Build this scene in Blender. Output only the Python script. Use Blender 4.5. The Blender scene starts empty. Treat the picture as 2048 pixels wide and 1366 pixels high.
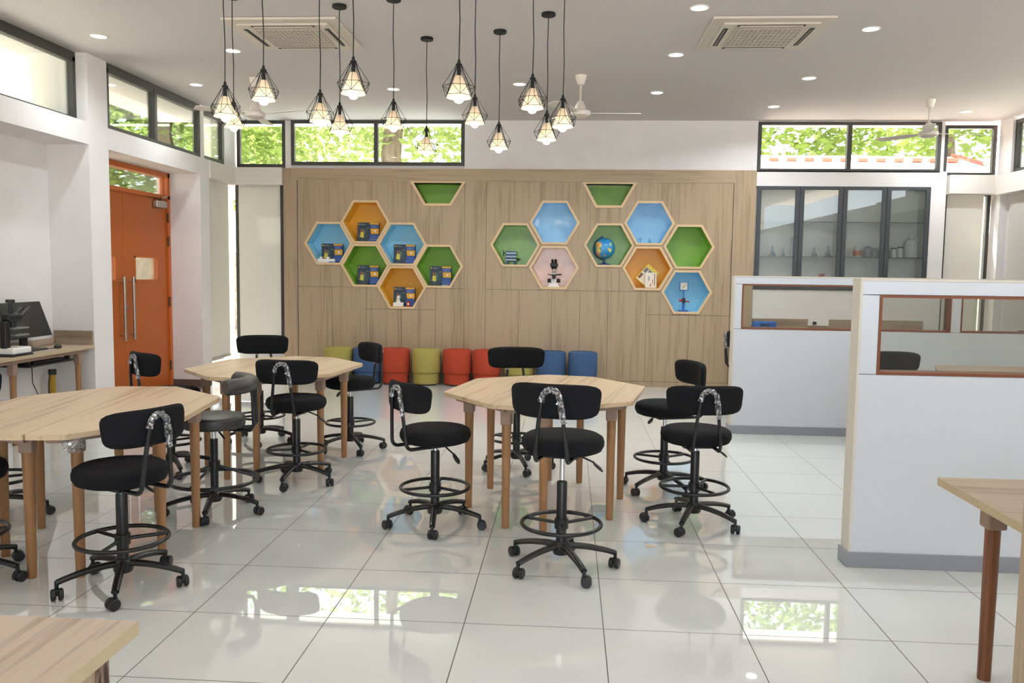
import bpy, bmesh, math, random
from math import sin, cos, pi, radians, sqrt
from mathutils import Vector, Matrix
random.seed(7)
SC = bpy.context.scene
COL = SC.collection

# ------------------------------------------------------------------ camera
F, YAW, PIT, ROL, CAMH = 1665.0, -0.067, -0.0835, 0.0133, 1.53
fwd = Vector((sin(YAW)*cos(PIT), cos(YAW)*cos(PIT), sin(PIT)))
rgt = Vector((cos(YAW), -sin(YAW), 0)); up = rgt.cross(fwd)
r2 = cos(ROL)*rgt + sin(ROL)*up; u2 = -sin(ROL)*rgt + cos(ROL)*up
cam = bpy.data.cameras.new('camera'); co = bpy.data.objects.new('camera', cam); COL.objects.link(co)
cam.sensor_width = 36; cam.lens = F/2048*36; cam.clip_start = .05; cam.clip_end = 300
co.matrix_world = Matrix(((r2.x, u2.x, -fwd.x, 0), (r2.y, u2.y, -fwd.y, 0), (r2.z, u2.z, -fwd.z, CAMH), (0, 0, 0, 1)))
SC.camera = co

# ------------------------------------------------------------------ world, exposure
W = bpy.data.worlds.new('world'); SC.world = W; W.use_nodes = True
bg = W.node_tree.nodes['Background']; bg.inputs[0].default_value = (.90, .96, 1.0, 1); bg.inputs[1].default_value = 3.4
SC.view_settings.view_transform = 'Standard'; SC.view_settings.look = 'None'
SC.view_settings.gamma = 1; SC.view_settings.use_curve_mapping = False
SC.view_settings.exposure = -0.06
SC.cycles.use_denoising = True
SC.cycles.max_bounces = 10; SC.cycles.diffuse_bounces = 6; SC.cycles.transparent_max_bounces = 24
SC.cycles.caustics_reflective = False; SC.cycles.caustics_refractive = False
SC.cycles.sample_clamp_indirect = 6.0


def area(name, loc, rot, sx, sy, power, color):
    l = bpy.data.lights.new(name, 'AREA'); l.shape = 'RECTANGLE'; l.size = sx; l.size_y = sy; l.energy = power; l.color = color
    o = bpy.data.objects.new(name, l); COL.objects.link(o); o.location = loc; o.rotation_euler = rot
    return o


sl = bpy.data.lights.new('sun', 'SUN'); sl.energy = 72; sl.angle = radians(1); sl.color = (1, .96, .9)
so = bpy.data.objects.new('sun', sl); COL.objects.link(so); so.rotation_euler = Vector((.33, -.40, -.85)).to_track_quat('-Z', 'Y').to_euler()
# daylight through the big windows of the rear wall (behind the camera)
area('rear_window_daylight', (0.6, -2.85, 1.7), (radians(90), 0, 0), 6.2, 1.6, 110, (.72, .86, 1.0))


# ------------------------------------------------------------------ colours and materials
def lin(c):
    return tuple(((v/255)/12.92 if v/255 <= .04045 else ((v/255+.055)/1.055)**2.4) for v in c)


def mat(name, rgb, rough=.5, metal=0, coat=0, emit=None, estr=0, spec=.5, trans=0):
    m = bpy.data.materials.new(name); m.use_nodes = True
    b = m.node_tree.nodes['Principled BSDF']; c = lin(rgb)
    b.inputs['Base Color'].default_value = (*c, 1); b.inputs['Roughness'].default_value = rough; b.inputs['Metallic'].default_value = metal
    b.inputs['Specular IOR Level'].default_value = spec; b.inputs['Coat Weight'].default_value = coat; b.inputs['Coat Roughness'].default_value = .05
    b.inputs['Transmission Weight'].default_value = trans
    if emit:
        b.inputs['Emission Color'].default_value = (*lin(emit), 1); b.inputs['Emission Strength'].default_value = estr
    return m


def noisy(m, rgb2, scale, lo=.35, hi=.65, stretch=(1, 1, 1), bump=0, detail=4):
    """mix the base colour with a second one through stretched noise"""
    nt = m.node_tree; N = nt.nodes; L = nt.links; b = N['Principled BSDF']
    tc = N.new('ShaderNodeTexCoord'); mp = N.new('ShaderNodeMapping'); mp.inputs['Scale'].default_value = stretch
    no = N.new('ShaderNodeTexNoise'); no.inputs['Scale'].default_value = scale; no.inputs['Detail'].default_value = detail
    cr = N.new('ShaderNodeValToRGB'); cr.color_ramp.elements[0].position = lo; cr.color_ramp.elements[1].position = hi
    cr.color_ramp.elements[0].color = b.inputs['Base Color'].default_value[:]; cr.color_ramp.elements[1].color = (*lin(rgb2), 1)
    L.new(tc.outputs['Object'], mp.inputs[0]); L.new(mp.outputs[0], no.inputs[0]); L.new(no.outputs[0], cr.inputs[0]); L.new(cr.outputs[0], b.inputs['Base Color'])
    if bump:
        bu = N.new('ShaderNodeBump'); bu.inputs['Strength'].default_value = bump; bu.inputs['Distance'].default_value = .002
        L.new(no.outputs[0], bu.inputs['Height']); L.new(bu.outputs[0], b.inputs['Normal'])
    return m


def wood(name, c1, c2, axis, rough=.45, fine=38):
    """laminate with long streaks running along one object axis"""
    m = mat(name, c1, rough); nt = m.node_tree; N = nt.nodes; L = nt.links; b = N['Principled BSDF']
    tc = N.new('ShaderNodeTexCoord'); outs = []
    for sc, al in ((fine, .035), (fine*.28, .05)):
        mp = N.new('ShaderNodeMapping'); s = [1, 1, 1]; s[axis] = al; mp.inputs['Scale'].default_value = s
        no = N.new('ShaderNodeTexNoise'); no.inputs['Scale'].default_value = sc; no.inputs['Detail'].default_value = 5; no.inputs['Roughness'].default_value = .65
        L.new(tc.outputs['Object'], mp.inputs[0]); L.new(mp.outputs[0], no.inputs[0]); outs.append(no.outputs[0])
    mx = N.new('ShaderNodeMath'); mx.operation = 'ADD'; L.new(outs[0], mx.inputs[0]); L.new(outs[1], mx.inputs[1])
    cr = N.new('ShaderNodeValToRGB'); e = cr.color_ramp.elements; e[0].position = .80; e[1].position = 1.18
    e[0].color = (*lin(c2), 1); e[1].color = (*lin(c1), 1); L.new(mx.outputs[0], cr.inputs[0]); L.new(cr.outputs[0], b.inputs['Base Color'])
    return m


def glass_mat(name, tint, refl=1.0, rough=0):
    """thin window glass: see-through with a fresnel reflection"""
    m = bpy.data.materials.new(name); m.use_nodes = True; N = m.node_tree.nodes; L = m.node_tree.links
    N.remove(N['Principled BSDF']); out = N['Material Output']
    t = N.new('ShaderNodeBsdfTransparent'); t.inputs[0].default_value = (*lin(tint), 1)
    g = N.new('ShaderNodeBsdfGlossy'); g.inputs['Roughness'].default_value = rough; g.inputs[0].default_value = (1, 1, 1, 1)
    f = N.new('ShaderNodeFresnel'); f.inputs[0].default_value = 1.5
    k = N.new('ShaderNodeMath'); k.operation = 'MULTIPLY'; k.inputs[1].default_value = refl; k.use_clamp = True
    x = N.new('ShaderNodeMixShader'); L.new(f.outputs[0], k.inputs[0]); L.new(k.outputs[0], x.inputs[0]); L.new(t.outputs[0], x.inputs[1]); L.new(g.outputs[0], x.inputs[2]); L.new(x.outputs[0], out.inputs[0])
    return m


def translucent(name, rgb, amount=.5, transp=0):
    m = bpy.data.materials.new(name); m.use_nodes = True; N = m.node_tree.nodes; L = m.node_tree.links
    N.remove(N['Principled BSDF']); out = N['Material Output']; c = (*lin(rgb), 1)
    d = N.new('ShaderNodeBsdfDiffuse'); d.inputs[0].default_value = c; t = N.new('ShaderNodeBsdfTranslucent'); t.inputs[0].default_value = c
    x = N.new('ShaderNodeMixShader'); x.inputs[0].default_value = amount; L.new(d.outputs[0], x.inputs[1]); L.new(t.outputs[0], x.inputs[2]); last = x
    if transp:
        p = N.new('ShaderNodeBsdfTransparent'); y = N.new('ShaderNodeMixShader'); y.inputs[0].default_value = transp
        L.new(x.outputs[0], y.inputs[1]); L.new(p.outputs[0], y.inputs[2]); last = y
    L.new(last.outputs[0], out.inputs[0])
    return m


def film_mat(name):
    m = bpy.data.materials.new(name); m.use_nodes = True; N = m.node_tree.nodes; L = m.node_tree.links
    N.remove(N['Principled BSDF']); out = N['Material Output']
    p = N.new('ShaderNodeBsdfTransparent'); g = N.new('ShaderNodeBsdfGlossy'); g.inputs['Roughness'].default_value = .22; d = N.new('ShaderNodeBsdfDiffuse'); d.inputs[0].default_value = (.8, .8, .82, 1)
    x = N.new('ShaderNodeMixShader'); x.inputs[0].default_value = .35; L.new(g.outputs[0], x.inputs[1]); L.new(d.outputs[0], x.inputs[2])
    tc = N.new('ShaderNodeTexCoord'); no = N.new('ShaderNodeTexNoise'); no.inputs['Scale'].default_value = 90; L.new(tc.outputs['Object'], no.inputs[0])
    cr = N.new('ShaderNodeValToRGB'); cr.color_ramp.elements[0].position = .42; cr.color_ramp.elements[0].color = (.04, .04, .04, 1); cr.color_ramp.elements[1].position = .66; cr.color_ramp.elements[1].color = (.75, .75, .75, 1)
    L.new(no.outputs[0], cr.inputs[0]); y = N.new('ShaderNodeMixShader'); L.new(cr.outputs[0], y.inputs[0]); L.new(p.outputs[0], y.inputs[1]); L.new(x.outputs[0], y.inputs[2]); L.new(y.outputs[0], out.inputs[0])
    return m


def tile_floor():
    m = mat('floor_tiles', (208, 211, 208), .012, spec=.8, coat=.6); nt = m.node_tree; N = nt.nodes; L = nt.links; b = N['Principled BSDF']
    b.inputs['Coat Roughness'].default_value = .01
    tc = N.new('ShaderNodeTexCoord'); sp = N.new('ShaderNodeSeparateXYZ'); L.new(tc.outputs['Object'], sp.inputs[0])
    edges = []
    for k, (per, off) in enumerate(((.6043, -.427), (.5965, 3.495))):
        a = N.new('ShaderNodeMath'); a.operation = 'ADD'; a.inputs[1].default_value = -off + per*40 + per/2; L.new(sp.outputs[k], a.inputs[0])
        d = N.new('ShaderNodeMath'); d.operation = 'MODULO'; d.inputs[1].default_value = per; L.new(a.outputs[0], d.inputs[0])
        e = N.new('ShaderNodeMath'); e.operation = 'SUBTRACT'; e.inputs[1].default_value = per/2; L.new(d.outputs[0], e.inputs[0])
        f = N.new('ShaderNodeMath'); f.operation = 'ABSOLUTE'; L.new(e.outputs[0], f.inputs[0])
        g = N.new('ShaderNodeMath'); g.operation = 'LESS_THAN'; g.inputs[1].default_value = .0023; L.new(f.outputs[0], g.inputs[0]); edges.append(g)
    mx = N.new('ShaderNodeMath'); mx.operation = 'MAXIMUM'; L.new(edges[0].outputs[0], mx.inputs[0]); L.new(edges[1].outputs[0], mx.inputs[1])
    no = N.new('ShaderNodeTexNoise'); no.inputs['Scale'].default_value = 140; no.inputs['Detail'].default_value = 2; L.new(tc.outputs['Object'], no.inputs[0])
    cr = N.new('ShaderNodeValToRGB'); cr.color_ramp.elements[0].position = .3; cr.color_ramp.elements[1].position = .6
    cr.color_ramp.elements[0].color = (*lin((205, 208, 205)), 1); cr.color_ramp.elements[1].color = (*lin((214, 217, 214)), 1); L.new(no.outputs[0], cr.inputs[0])
    mix = N.new('ShaderNodeMix'); mix.data_type = 'RGBA'; L.new(mx.outputs[0], mix.inputs[0]); L.new(cr.outputs[0], mix.inputs[6]); mix.inputs[7].default_value = (*lin((84, 76, 68)), 1)
    L.new(mix.outputs[2], b.inputs['Base Color'])
    rr = N.new('ShaderNodeMath'); rr.operation = 'MULTIPLY_ADD'; rr.inputs[1].default_value = .6; rr.inputs[2].default_value = .012; L.new(mx.outputs[0], rr.inputs[0]); L.new(rr.outputs[0], b.inputs['Roughness'])
    iv = N.new('ShaderNodeMath'); iv.operation = 'MULTIPLY_ADD'; iv.inputs[1].default_value = -.6; iv.inputs[2].default_value = .6; L.new(mx.outputs[0], iv.inputs[0]); L.new(iv.outputs[0], b.inputs['Coat Weight'])
    return m


def globe_mat():
    m = mat('globe_map', (60, 150, 200), .25, coat=.4); nt = m.node_tree; N = nt.nodes; L = nt.links; b = N['Principled BSDF']
    tc = N.new('ShaderNodeTexCoord')
    no = N.new('ShaderNodeTexNoise'); no.inputs['Scale'].default_value = 9; no.inputs['Detail'].default_value = 4; L.new(tc.outputs['Object'], no.inputs[0])
    n2 = N.new('ShaderNodeTexVoronoi'); n2.inputs['Scale'].default_value = 22; L.new(tc.outputs['Object'], n2.inputs[0])
    cr = N.new('ShaderNodeValToRGB'); cr.color_ramp.interpolation = 'CONSTANT'; e = cr.color_ramp.elements; e[0].color = (0, 0, 0, 1); e[1].position = .53; e[1].color = (1, 1, 1, 1); L.new(no.outputs[0], cr.inputs[0])
    sp = N.new('ShaderNodeSeparateColor'); L.new(n2.outputs['Color'], sp.inputs[0])
    c2 = N.new('ShaderNodeValToRGB'); c2.color_ramp.interpolation = 'CONSTANT'; e = c2.color_ramp.elements; e[0].color = (*lin((225, 150, 160)), 1); e[1].position = .35; e[1].color = (*lin((225, 205, 90)), 1)
    q = e.new(.6); q.color = (*lin((230, 150, 80)), 1); q = e.new(.8); q.color = (*lin((150, 190, 110)), 1); L.new(sp.outputs[0], c2.inputs[0])
    mix = N.new('ShaderNodeMix'); mix.data_type = 'RGBA'; L.new(cr.outputs[0], mix.inputs[0]); mix.inputs[6].default_value = (*lin((45, 140, 200)), 1); L.new(c2.outputs[0], mix.inputs[7]); L.new(mix.outputs[2], b.inputs['Base Color'])
    return m


M = {}
M['white_wall'] = noisy(mat('white_wall_paint', (236, 233, 232), .8), (231, 228, 227), 3)
M['ceiling'] = mat('ceiling_paint', (205, 202, 202), .9)
M['floor'] = tile_floor()
M['panel'] = wood('oak_laminate_upright', (168, 147, 120), (146, 125, 99), 2, .5)
M['panel_h'] = wood('oak_laminate_level', (170, 149, 122), (149, 128, 102), 0, .5)
M['rim'] = mat('birch_rim', (214, 184, 142), .45)
M['joint'] = mat('dark_joint', (74, 60, 46), .8)
M['table'] = wood('ash_tabletop', (200, 176, 144), (168, 142, 110), 1, .38, 24)
M['table_x'] = wood('ash_desktop', (162, 144, 124), (132, 112, 92), 0, .42, 24)
M['cab_y'] = wood('grey_oak_top', (178, 160, 141), (132, 110, 92), 1, .45, 18)
M['cab_z'] = wood('grey_oak_side', (168, 146, 122), (136, 113, 92), 2, .5, 26)
M['worn'] = noisy(mat('worn_laminate', (150, 122, 104), .7), (58, 42, 36), 60, .42, .6, (1, 1, .25))
M['edge'] = mat('edge_band', (184, 166, 136), .45)
M['leg'] = wood('teak_leg', (156, 114, 75), (122, 84, 53), 2, .4, 60)
M['leg_d'] = wood('red_teak_leg', (130, 82, 52), (98, 56, 34), 2, .4, 60)
M['socket'] = mat('leg_socket', (150, 124, 108), .55)
M['black_fab'] = noisy(mat('black_fabric', (20, 20, 22), .95, spec=.2), (28, 28, 30), 220, bump=.3)
M['black_pl'] = mat('black_plastic', (20, 20, 21), .42)
M['black_me'] = mat('black_metal', (16, 16, 17), .32)
M['black_ma'] = mat('matt_black', (14, 14, 15), .7)
M['vinyl'] = mat('grey_vinyl', (52, 51, 49), .38)
M['chrome'] = mat('chrome', (215, 215, 218), .15, 1)
M['steel'] = mat('brushed_steel', (190, 186, 180), .3, 1)
M['blue_tag'] = mat('blue_tag', (50, 110, 185), .6)
M['film'] = film_mat('clear_film')
M['frame'] = mat('dark_aluminium', (58, 56, 54), .45)
M['cab_frame'] = mat('charcoal_frame', (62, 66, 70), .45)
M['glass'] = glass_mat('window_glass', (244, 250, 247), .8)
M['cab_glass'] = glass_mat('cabinet_glass', (251, 255, 255), 1.8)
M['shelf_glass'] = glass_mat('green_shelf_glass', (178, 214, 202), 1.5)
M['part_glass'] = glass_mat('partition_glass', (240, 241, 238), .7)
M['orange_door'] = mat('orange_paint', (174, 88, 26), .38)
M['orange_dk'] = mat('orange_frame_paint', (190, 98, 36), .4)
M['skirt_br'] = mat('brown_granite', (98, 82, 76), .5)
M['blind'] = translucent('blind_fabric', (226, 224, 218), .3)
M['pelmet'] = mat('white_pelmet', (228, 222, 214), .6)
M['part'] = mat('white_laminate', (208, 214, 222), .35)
M['part_edge'] = mat('cream_edge', (212, 206, 194), .5)
M['brown_fr'] = mat('brown_opening_frame', (122, 66, 36), .45)
M['grey_sk'] = mat('grey_skirting', (140, 144, 152), .35)
M['n_blue'] = mat('niche_blue', (150, 214, 240), .4, coat=.1)
M['n_green'] = mat('niche_green', (128, 178, 50), .4, coat=.1)
M['n_orange'] = mat('niche_orange', (234, 178, 48), .4, coat=.1)
M['n_blue_g'] = noisy(mat('gloss_blue', (150, 208, 238), .25, coat=.3), (132, 196, 232), 5, bump=.15)
M['n_green_g'] = noisy(mat('gloss_green', (126, 178, 40), .25, coat=.15), (108, 160, 40), 5, bump=.15)
M['n_orange_g'] = noisy(mat('gloss_orange', (222, 176, 134), .2, coat=.6), (210, 140, 70), 7, .35, .7, bump=.2)
M['ot_green'] = noisy(mat('ottoman_green', (168, 156, 88), .95, spec=.2), (156, 144, 78), 160, bump=.3)
M['ot_red'] = noisy(mat('ottoman_red', (174, 70, 48), .95, spec=.2), (158, 62, 42), 160, bump=.3)
M['ot_blue'] = noisy(mat('ottoman_blue', (64, 90, 126), .95, spec=.2), (56, 80, 114), 160, bump=.3)
M['white'] = mat('white_plastic', (236, 234, 230), .45)
M['white_fan'] = mat('fan_enamel', (226, 218, 208), .4)
M['ac'] = mat('air_unit_plastic', (206, 199, 188), .5)
M['grille'] = mat('air_unit_grille', (118, 106, 96), .7)
M['slot'] = mat('air_unit_slot', (40, 38, 36), .7)
M['lamp'] = mat('led_disc', (255, 255, 255), .5, emit=(255, 252, 248), estr=9)
M['bulb'] = mat('glowing_bulb', (255, 245, 225), .4, emit=(255, 240, 218), estr=5)
M['shade'] = translucent('fabric_shade', (236, 222, 200), .45)
M['gold'] = mat('yellow_tube', (190, 150, 40), .35)
M['screen'] = mat('dark_screen', (24, 24, 24), .3)
M['grey'] = mat('mid_grey', (120, 120, 122), .5)
M['globe'] = globe_mat()
M['stand_blue'] = mat('stand_blue', (28, 92, 176), .4)
M['red'] = mat('red_plastic', (176, 36, 30), .45)
M['kit_dark'] = noisy(mat('kit_photo', (22, 52, 70), .35), (104, 122, 104), 26, .52, .72)
M['kit_navy'] = mat('kit_navy', (18, 44, 66), .35)
M['kit_blue'] = mat('kit_blue', (34, 78, 156), .35)
M['kit_yel'] = mat('kit_yellow', (222, 164, 40), .35)
M['paper'] = mat('paper', (226, 220, 206), .7)
M['skin'] = mat('kit_photo_face', (120, 84, 62), .6)
M['silver'] = mat('silver_blue', (160, 176, 190), .3, .6)
M['navy'] = mat('navy_paint', (36, 60, 110), .4)
M['clear'] = glass_mat('clear_labware', (226, 238, 244), 1.6)
M['cork_lab'] = mat('brown_label', (70, 44, 40), .6)
M['or_lab'] = mat('orange_label', (206, 106, 40), .6)
M['bark'] = noisy(mat('bark', (120, 104, 90), .9), (84, 70, 60), 12, stretch=(1, 1, .3))
M['leaf'] = translucent('leaf_green', (122, 140, 72), .45)
M['leaf2'] = translucent('leaf_pale', (140, 154, 94), .45)
M['ext_white'] = mat('exterior_white', (248, 246, 242), .8)
M['roof'] = mat('roof_sheet', (236, 214, 206), .5)
M['sunshade_pink'] = mat('sunshade_pink', (240, 206, 196), .8)  # for the added slab that bounces pinkish light at the cabinet end
M['roof_red'] = mat('roof_edge_red', (206, 92, 76), .5)
M['ground'] = noisy(mat('paving', (196, 188, 176), .9), (176, 166, 152), 2)
M['stone'] = noisy(mat('rough_stone', (196, 176, 160), .9), (120, 100, 88), 9, .3, .7)
M['sticker'] = mat('beige_paper', (206, 186, 150), .7)
M['yellow_cover'] = mat('yellow_cover', (216, 196, 70), .5)


# ------------------------------------------------------------------ mesh helpers
def box(bm, x0, x1, y0, y1, z0, z1, bev=0, mi=0):
    r = bmesh.ops.create_cube(bm, size=1); vs = r['verts']
    for v in vs:
        v.co = Vector((x0+(v.co.x+.5)*(x1-x0), y0+(v.co.y+.5)*(y1-y0), z0+(v.co.z+.5)*(z1-z0)))
    fs = {f for v in vs for f in v.link_faces}
    for f in fs: f.material_index = mi
    if bev:
        es = list({e for v in vs for e in v.link_edges})
        q = bmesh.ops.bevel(bm, geom=es, offset=bev, segments=2, affect='EDGES', profile=.5)
        for f in q['faces']: f.material_index = mi
    return vs


def lathe(bm, prof, seg=32, cx=0, cy=0, mi=0):
    rings = []
    for r, z in prof:
        if r < 1e-6: rings.append([bm.verts.new((cx, cy, z))])
        else: rings.append([bm.verts.new((cx+r*cos(2*pi*k/seg), cy+r*sin(2*pi*k/seg), z)) for k in range(seg)])
    for a, b in zip(rings, rings[1:]):
        for k in range(seg):
            k2 = (k+1) % seg
            if len(a) == 1 and len(b) == 1: continue
            if len(a) == 1: f = bm.faces.new((a[0], b[k2], b[k]))
            elif len(b) == 1: f = bm.faces.new((a[k], a[k2], b[0]))
            else: f = bm.faces.new((a[k], a[k2], b[k2], b[k]))
            f.material_index = mi


def tube(bm, pts, rad, seg=10, closed=False, caps=True, mi=0, flat=1.0):
    pts = [Vector(p) for p in pts]; n = len(pts)
    rads = rad if isinstance(rad, (list, tuple)) else [rad]*n
    tan = []
    for i in range(n):
        a = pts[i-1] if (i > 0 or closed) else pts[i]; b = pts[(i+1) % n] if (i < n-1 or closed) else pts[i]
        tan.append((b-a).normalized())
    ref = Vector((0, 0, 1)) if abs(tan[0].z) < .9 else Vector((1, 0, 0))
    nrm = tan[0].cross(ref).normalized(); rings = []
    for i in range(n):
        nrm = (nrm - tan[i]*nrm.dot(tan[i])).normalized(); bi = tan[i].cross(nrm)
        rings.append([bm.verts.new(pts[i]+rads[i]*(cos(2*pi*k/seg)*nrm+flat*sin(2*pi*k/seg)*bi)) for k in range(seg)])
    for i in range(n if closed else n-1):
        a, b = rings[i], rings[(i+1) % n]
        for k in range(seg):
            f = bm.faces.new((a[k], a[(k+1) % seg], b[(k+1) % seg], b[k])); f.material_index = mi
    if caps and not closed:
        f = bm.faces.new(rings[0][::-1]); f.material_index = mi
        f = bm.faces.new(rings[-1]); f.material_index = mi


def cyl(bm, p0, p1, r0, r1=None, seg=16, mi=0):
    tube(bm, [p0, p1], [r0, r0 if r1 is None else r1], seg, mi=mi)


def ball(bm, c, r, seg=16, sz=1.0, mi=0):
    n = seg//2
    lathe(bm, [(r*sin(pi*k/n), c[2]-r*sz*cos(pi*k/n)) for k in range(n+1)], seg, c[0], c[1], mi)


def prism(bm, poly, z0, z1, mi=0):
    a = [bm.verts.new((x, y, z0)) for x, y in poly]; b = [bm.verts.new((x, y, z1)) for x, y in poly]; n = len(poly)
    bm.faces.new(a[::-1]).material_index = mi; bm.faces.new(b).material_index = mi
    for k in range(n): bm.faces.new((a[k], a[(k+1) % n], b[(k+1) % n], b[k])).material_index = mi


def obj(name, bm, m, parent=None, smooth=False, loc=None):
    bmesh.ops.recalc_face_normals(bm, faces=bm.faces[:])
    me = bpy.data.meshes.new(name); bm.to_mesh(me); bm.free()
    for x in (m if isinstance(m, (list, tuple)) else [m]): me.materials.append(M[x])
    if smooth:
        for p in me.polygons: p.use_smooth = True
        me.set_sharp_from_angle(angle=radians(40))
    o = bpy.data.objects.new(name, me); COL.objects.link(o)
    if parent: o.parent = parent
    if loc: o.location = loc
    return o


def tag(o, label, cat, group=None, kind=None):
    o['label'] = label; o['category'] = cat
    if group: o['group'] = group
    if kind: o['kind'] = kind
    return o


def thing(name, label, cat, loc=(0, 0, 0), rz=0, group=None, kind=None):
    o = bpy.data.objects.new(name, None); COL.objects.link(o); o.empty_display_size = .1
    o.location = loc; o.rotation_euler = (0, 0, rz)
    return tag(o, label, cat, group, kind)


def copy_tree(o, parent=None):
    c = o.copy(); COL.objects.link(c)
    if parent: c.parent = parent
    for ch in list(o.children): copy_tree(ch, c)
    return c


def B(): return bmesh.new()


# ------------------------------------------------------------------ room shell
XL, XR, YB, YR, ZC = -4.6, 5.5, 11.28, -3.0, 3.545
CL0, CL1 = 2.90, 3.53                       # clerestory band

bm = B(); box(bm, -5.15, 5.75, YR-.2, 11.75, -.12, 0)
tag(obj('floor', bm, 'floor'), 'glossy cream square floor tiles with thin dark grout', 'floor', kind='structure')
bm = B(); box(bm, -5.3, 5.8, YR-.2, 11.8, ZC, ZC+.2)
tag(obj('ceiling', bm, 'ceiling'), 'plain off-white ceiling over the whole classroom', 'ceiling', kind='structure')

bm = B()                                     # left wall: columns, lintels, recess backs
WX = XL-.55
box(bm, WX, XL, 7.79, 8.13, 0, ZC)
box(bm, WX, XL, YR, 7.79, 2.69, CL0); box(bm, WX, XL, 8.13, 10.2, 2.69, CL0)
box(bm, WX, XL, 10.2, 10.46, 0, CL0); box(bm, WX, XL, 10.46, 11.26, 2.66, CL0)
box(bm, XL-.1, XL, 10.24, 10.33, CL0, ZC)
box(bm, WX, -5.02, 5.4, 7.79, 0, 2.69)
box(bm, WX, XL, YR, 5.4, 0, 2.69); box(bm, WX, XL, 4.9, 5.3, CL0, ZC)
box(bm, XL-.2, XL-.02, 11.0, 11.45, CL0, ZC); box(bm, WX, XL-.3, 11.2, 11.6, 0, CL0)
box(bm, WX, -5.0, 10.46, 11.3, 0, .28)
tag(obj('wall_left', bm, 'white_wall'), 'white wall of columns and lintels around the orange door recess', 'wall', kind='structure')

bm = B()                                     # back wall
box(bm, -1.43, 2.44, 11.3, 11.5, 2.9, ZC); box(bm, -3.9, -3.82, 11.32, 11.5, 2.9, ZC)
box(bm, 2.445, 4.68, 11.3, 11.36, 2.70, CL0); box(bm, 4.68, 4.87, 11.3, 11.7, 0, CL0); box(bm, -3.9, -1.43, 11.33, 11.5, 2.86, 2.95)
box(bm, 2.445, 4.68, 11.3, 11.36, 0, 1.34); box(bm, 2.445, 4.68, 11.66, 11.7, 0, CL0); box(bm, 2.42, 2.45, 11.36, 11.7, 0, CL0)
box(bm, 4.87, XR, 11.35, 11.5, 2.62, 2.86); box(bm, 4.79, 4.83, 11.33, 11.5, CL0-.05, ZC)
box(bm, 4.87, XR+.2, 11.45, 11.6, 0, .3)
box(bm, -4.62, -3.92, 11.42, 11.5, 2.66, 2.92); box(bm, -4.62, -3.92, 11.42, 11.6, 0, .35)
tag(obj('wall_back', bm, 'white_wall'), 'white wall strip above the oak panelling and around the glass cabinet', 'wall', kind='structure')

bm = B()
box(bm, XR+.1, XR+.3, YR, 11.2, 0, 2.85); box(bm, XR, XR+.3, 10.98, 11.3, 2.6, ZC); box(bm, XR+.05, XR+.3, 8.2, 8.6, 2.85, ZC); box(bm, XR, XR+.3, 11.2, 11.6, 0, 2.85)
tag(obj('wall_right', bm, 'white_wall'), 'white side wall behind the office cubicles', 'wall', kind='structure')
bm = B()                                     # rear wall with its big window opening, behind the camera
box(bm, -5.2, -2.6, YR-.2, YR, 0, ZC); box(bm, 3.9, 5.8, YR-.2, YR, 0, ZC); box(bm, -2.6, 3.9, YR-.2, YR, 0, .9); box(bm, -2.6, 3.9, YR-.2, YR, 2.6, ZC)
tag(obj('wall_rear', bm, 'white_wall'), 'white wall behind the camera with a wide window opening', 'wall', kind='structure')

bm = B(); box(bm, -5.03, XL-.002, 10.185, 10.2, 0, .115); box(bm, -5.03, XL, 8.14, 10.19, .0, .02)
tag(obj('baseboard_left', bm, 'skirt_br'), 'brown stone skirting and threshold in the orange door recess', 'baseboard', kind='structure')


def window(n, axis, a0, a1, z0, z1, pos, mulls, label, w=.045, d=.06, head=None):
    """aluminium window in a wall: axis 0 spans x at y=pos, axis 1 spans y at x=pos"""
    bm = B(); g = B()

    def bx(b, p, q, s, t, dd):
        if axis == 0: box(b, p, q, pos-dd, pos+dd, s, t)
        else: box(b, pos-dd, pos+dd, p, q, s, t)
    bx(bm, a0, a1, z0, z0+w, d/2); hd = head or w
    bx(bm, a0, a1, z1-hd, z1, d/2); bx(bm, a0, a0+w, z0+w, z1-w, d/2); bx(bm, a1-w, a1, z0+w, z1-w, d/2)
    for m_ in mulls: bx(bm, m_-w*.6, m_+w*.6, z0+w, z1-w, d/2+.008)
    o = obj('window_%d' % n, bm, 'frame'); tag(o, label, 'window', kind='structure')
    xs = [a0+w]+[v for m_ in mulls for v in (m_-w*.6, m_+w*.6)]+[a1-w]
    for p, q in zip(xs[::2], xs[1::2]):
        g = B(); bx(g, p, q, z0+w, z1-w, .003); obj('glass_pane', g, 'glass', o)
    return o


window(1, 0, -3.815, -1.435, 2.945, 3.575-.03, 11.33, [-2.64], 'wide dark-framed clerestory window above the oak panelling')
window(2, 0, -4.585, -3.905, 2.915, 3.545, 11.36, [], 'small dark-framed clerestory window in the far corner by the orange door')
window(3, 0, 2.445, 4.775, 2.885, 3.535, 11.33, [3.617], 'two-pane clerestory window over the glass cabinet showing a tiled roof')
window(4, 0, 4.83, 5.49, 2.85, 3.5, 11.37, [], 'small clerestory window in the corner past the glass cabinet')
window(5, 1, 8.14, 10.24, 2.895, 3.54, XL-.04, [9.12], 'two-pane clerestory window above the orange door', head=.09)
window(6, 1, 10.33, 10.98, 2.90, 3.53, XL-.05, [], 'narrow clerestory window between the door window and the far corner', head=.09)
window(7, 1, 5.3, 7.77, 2.895, 3.54, XL-.13, [], 'long clerestory window above the wall desk', head=.09)
window(8, 1, 8.6, 10.98, 2.85, 3.5, XR+.06, [9.8], 'clerestory window in the side wall above the cubicles')
window(9, 0, -4.605, -3.93, .35, 2.68, 11.335, [], 'tall window behind the roller blind beside the oak panelling')
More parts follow.
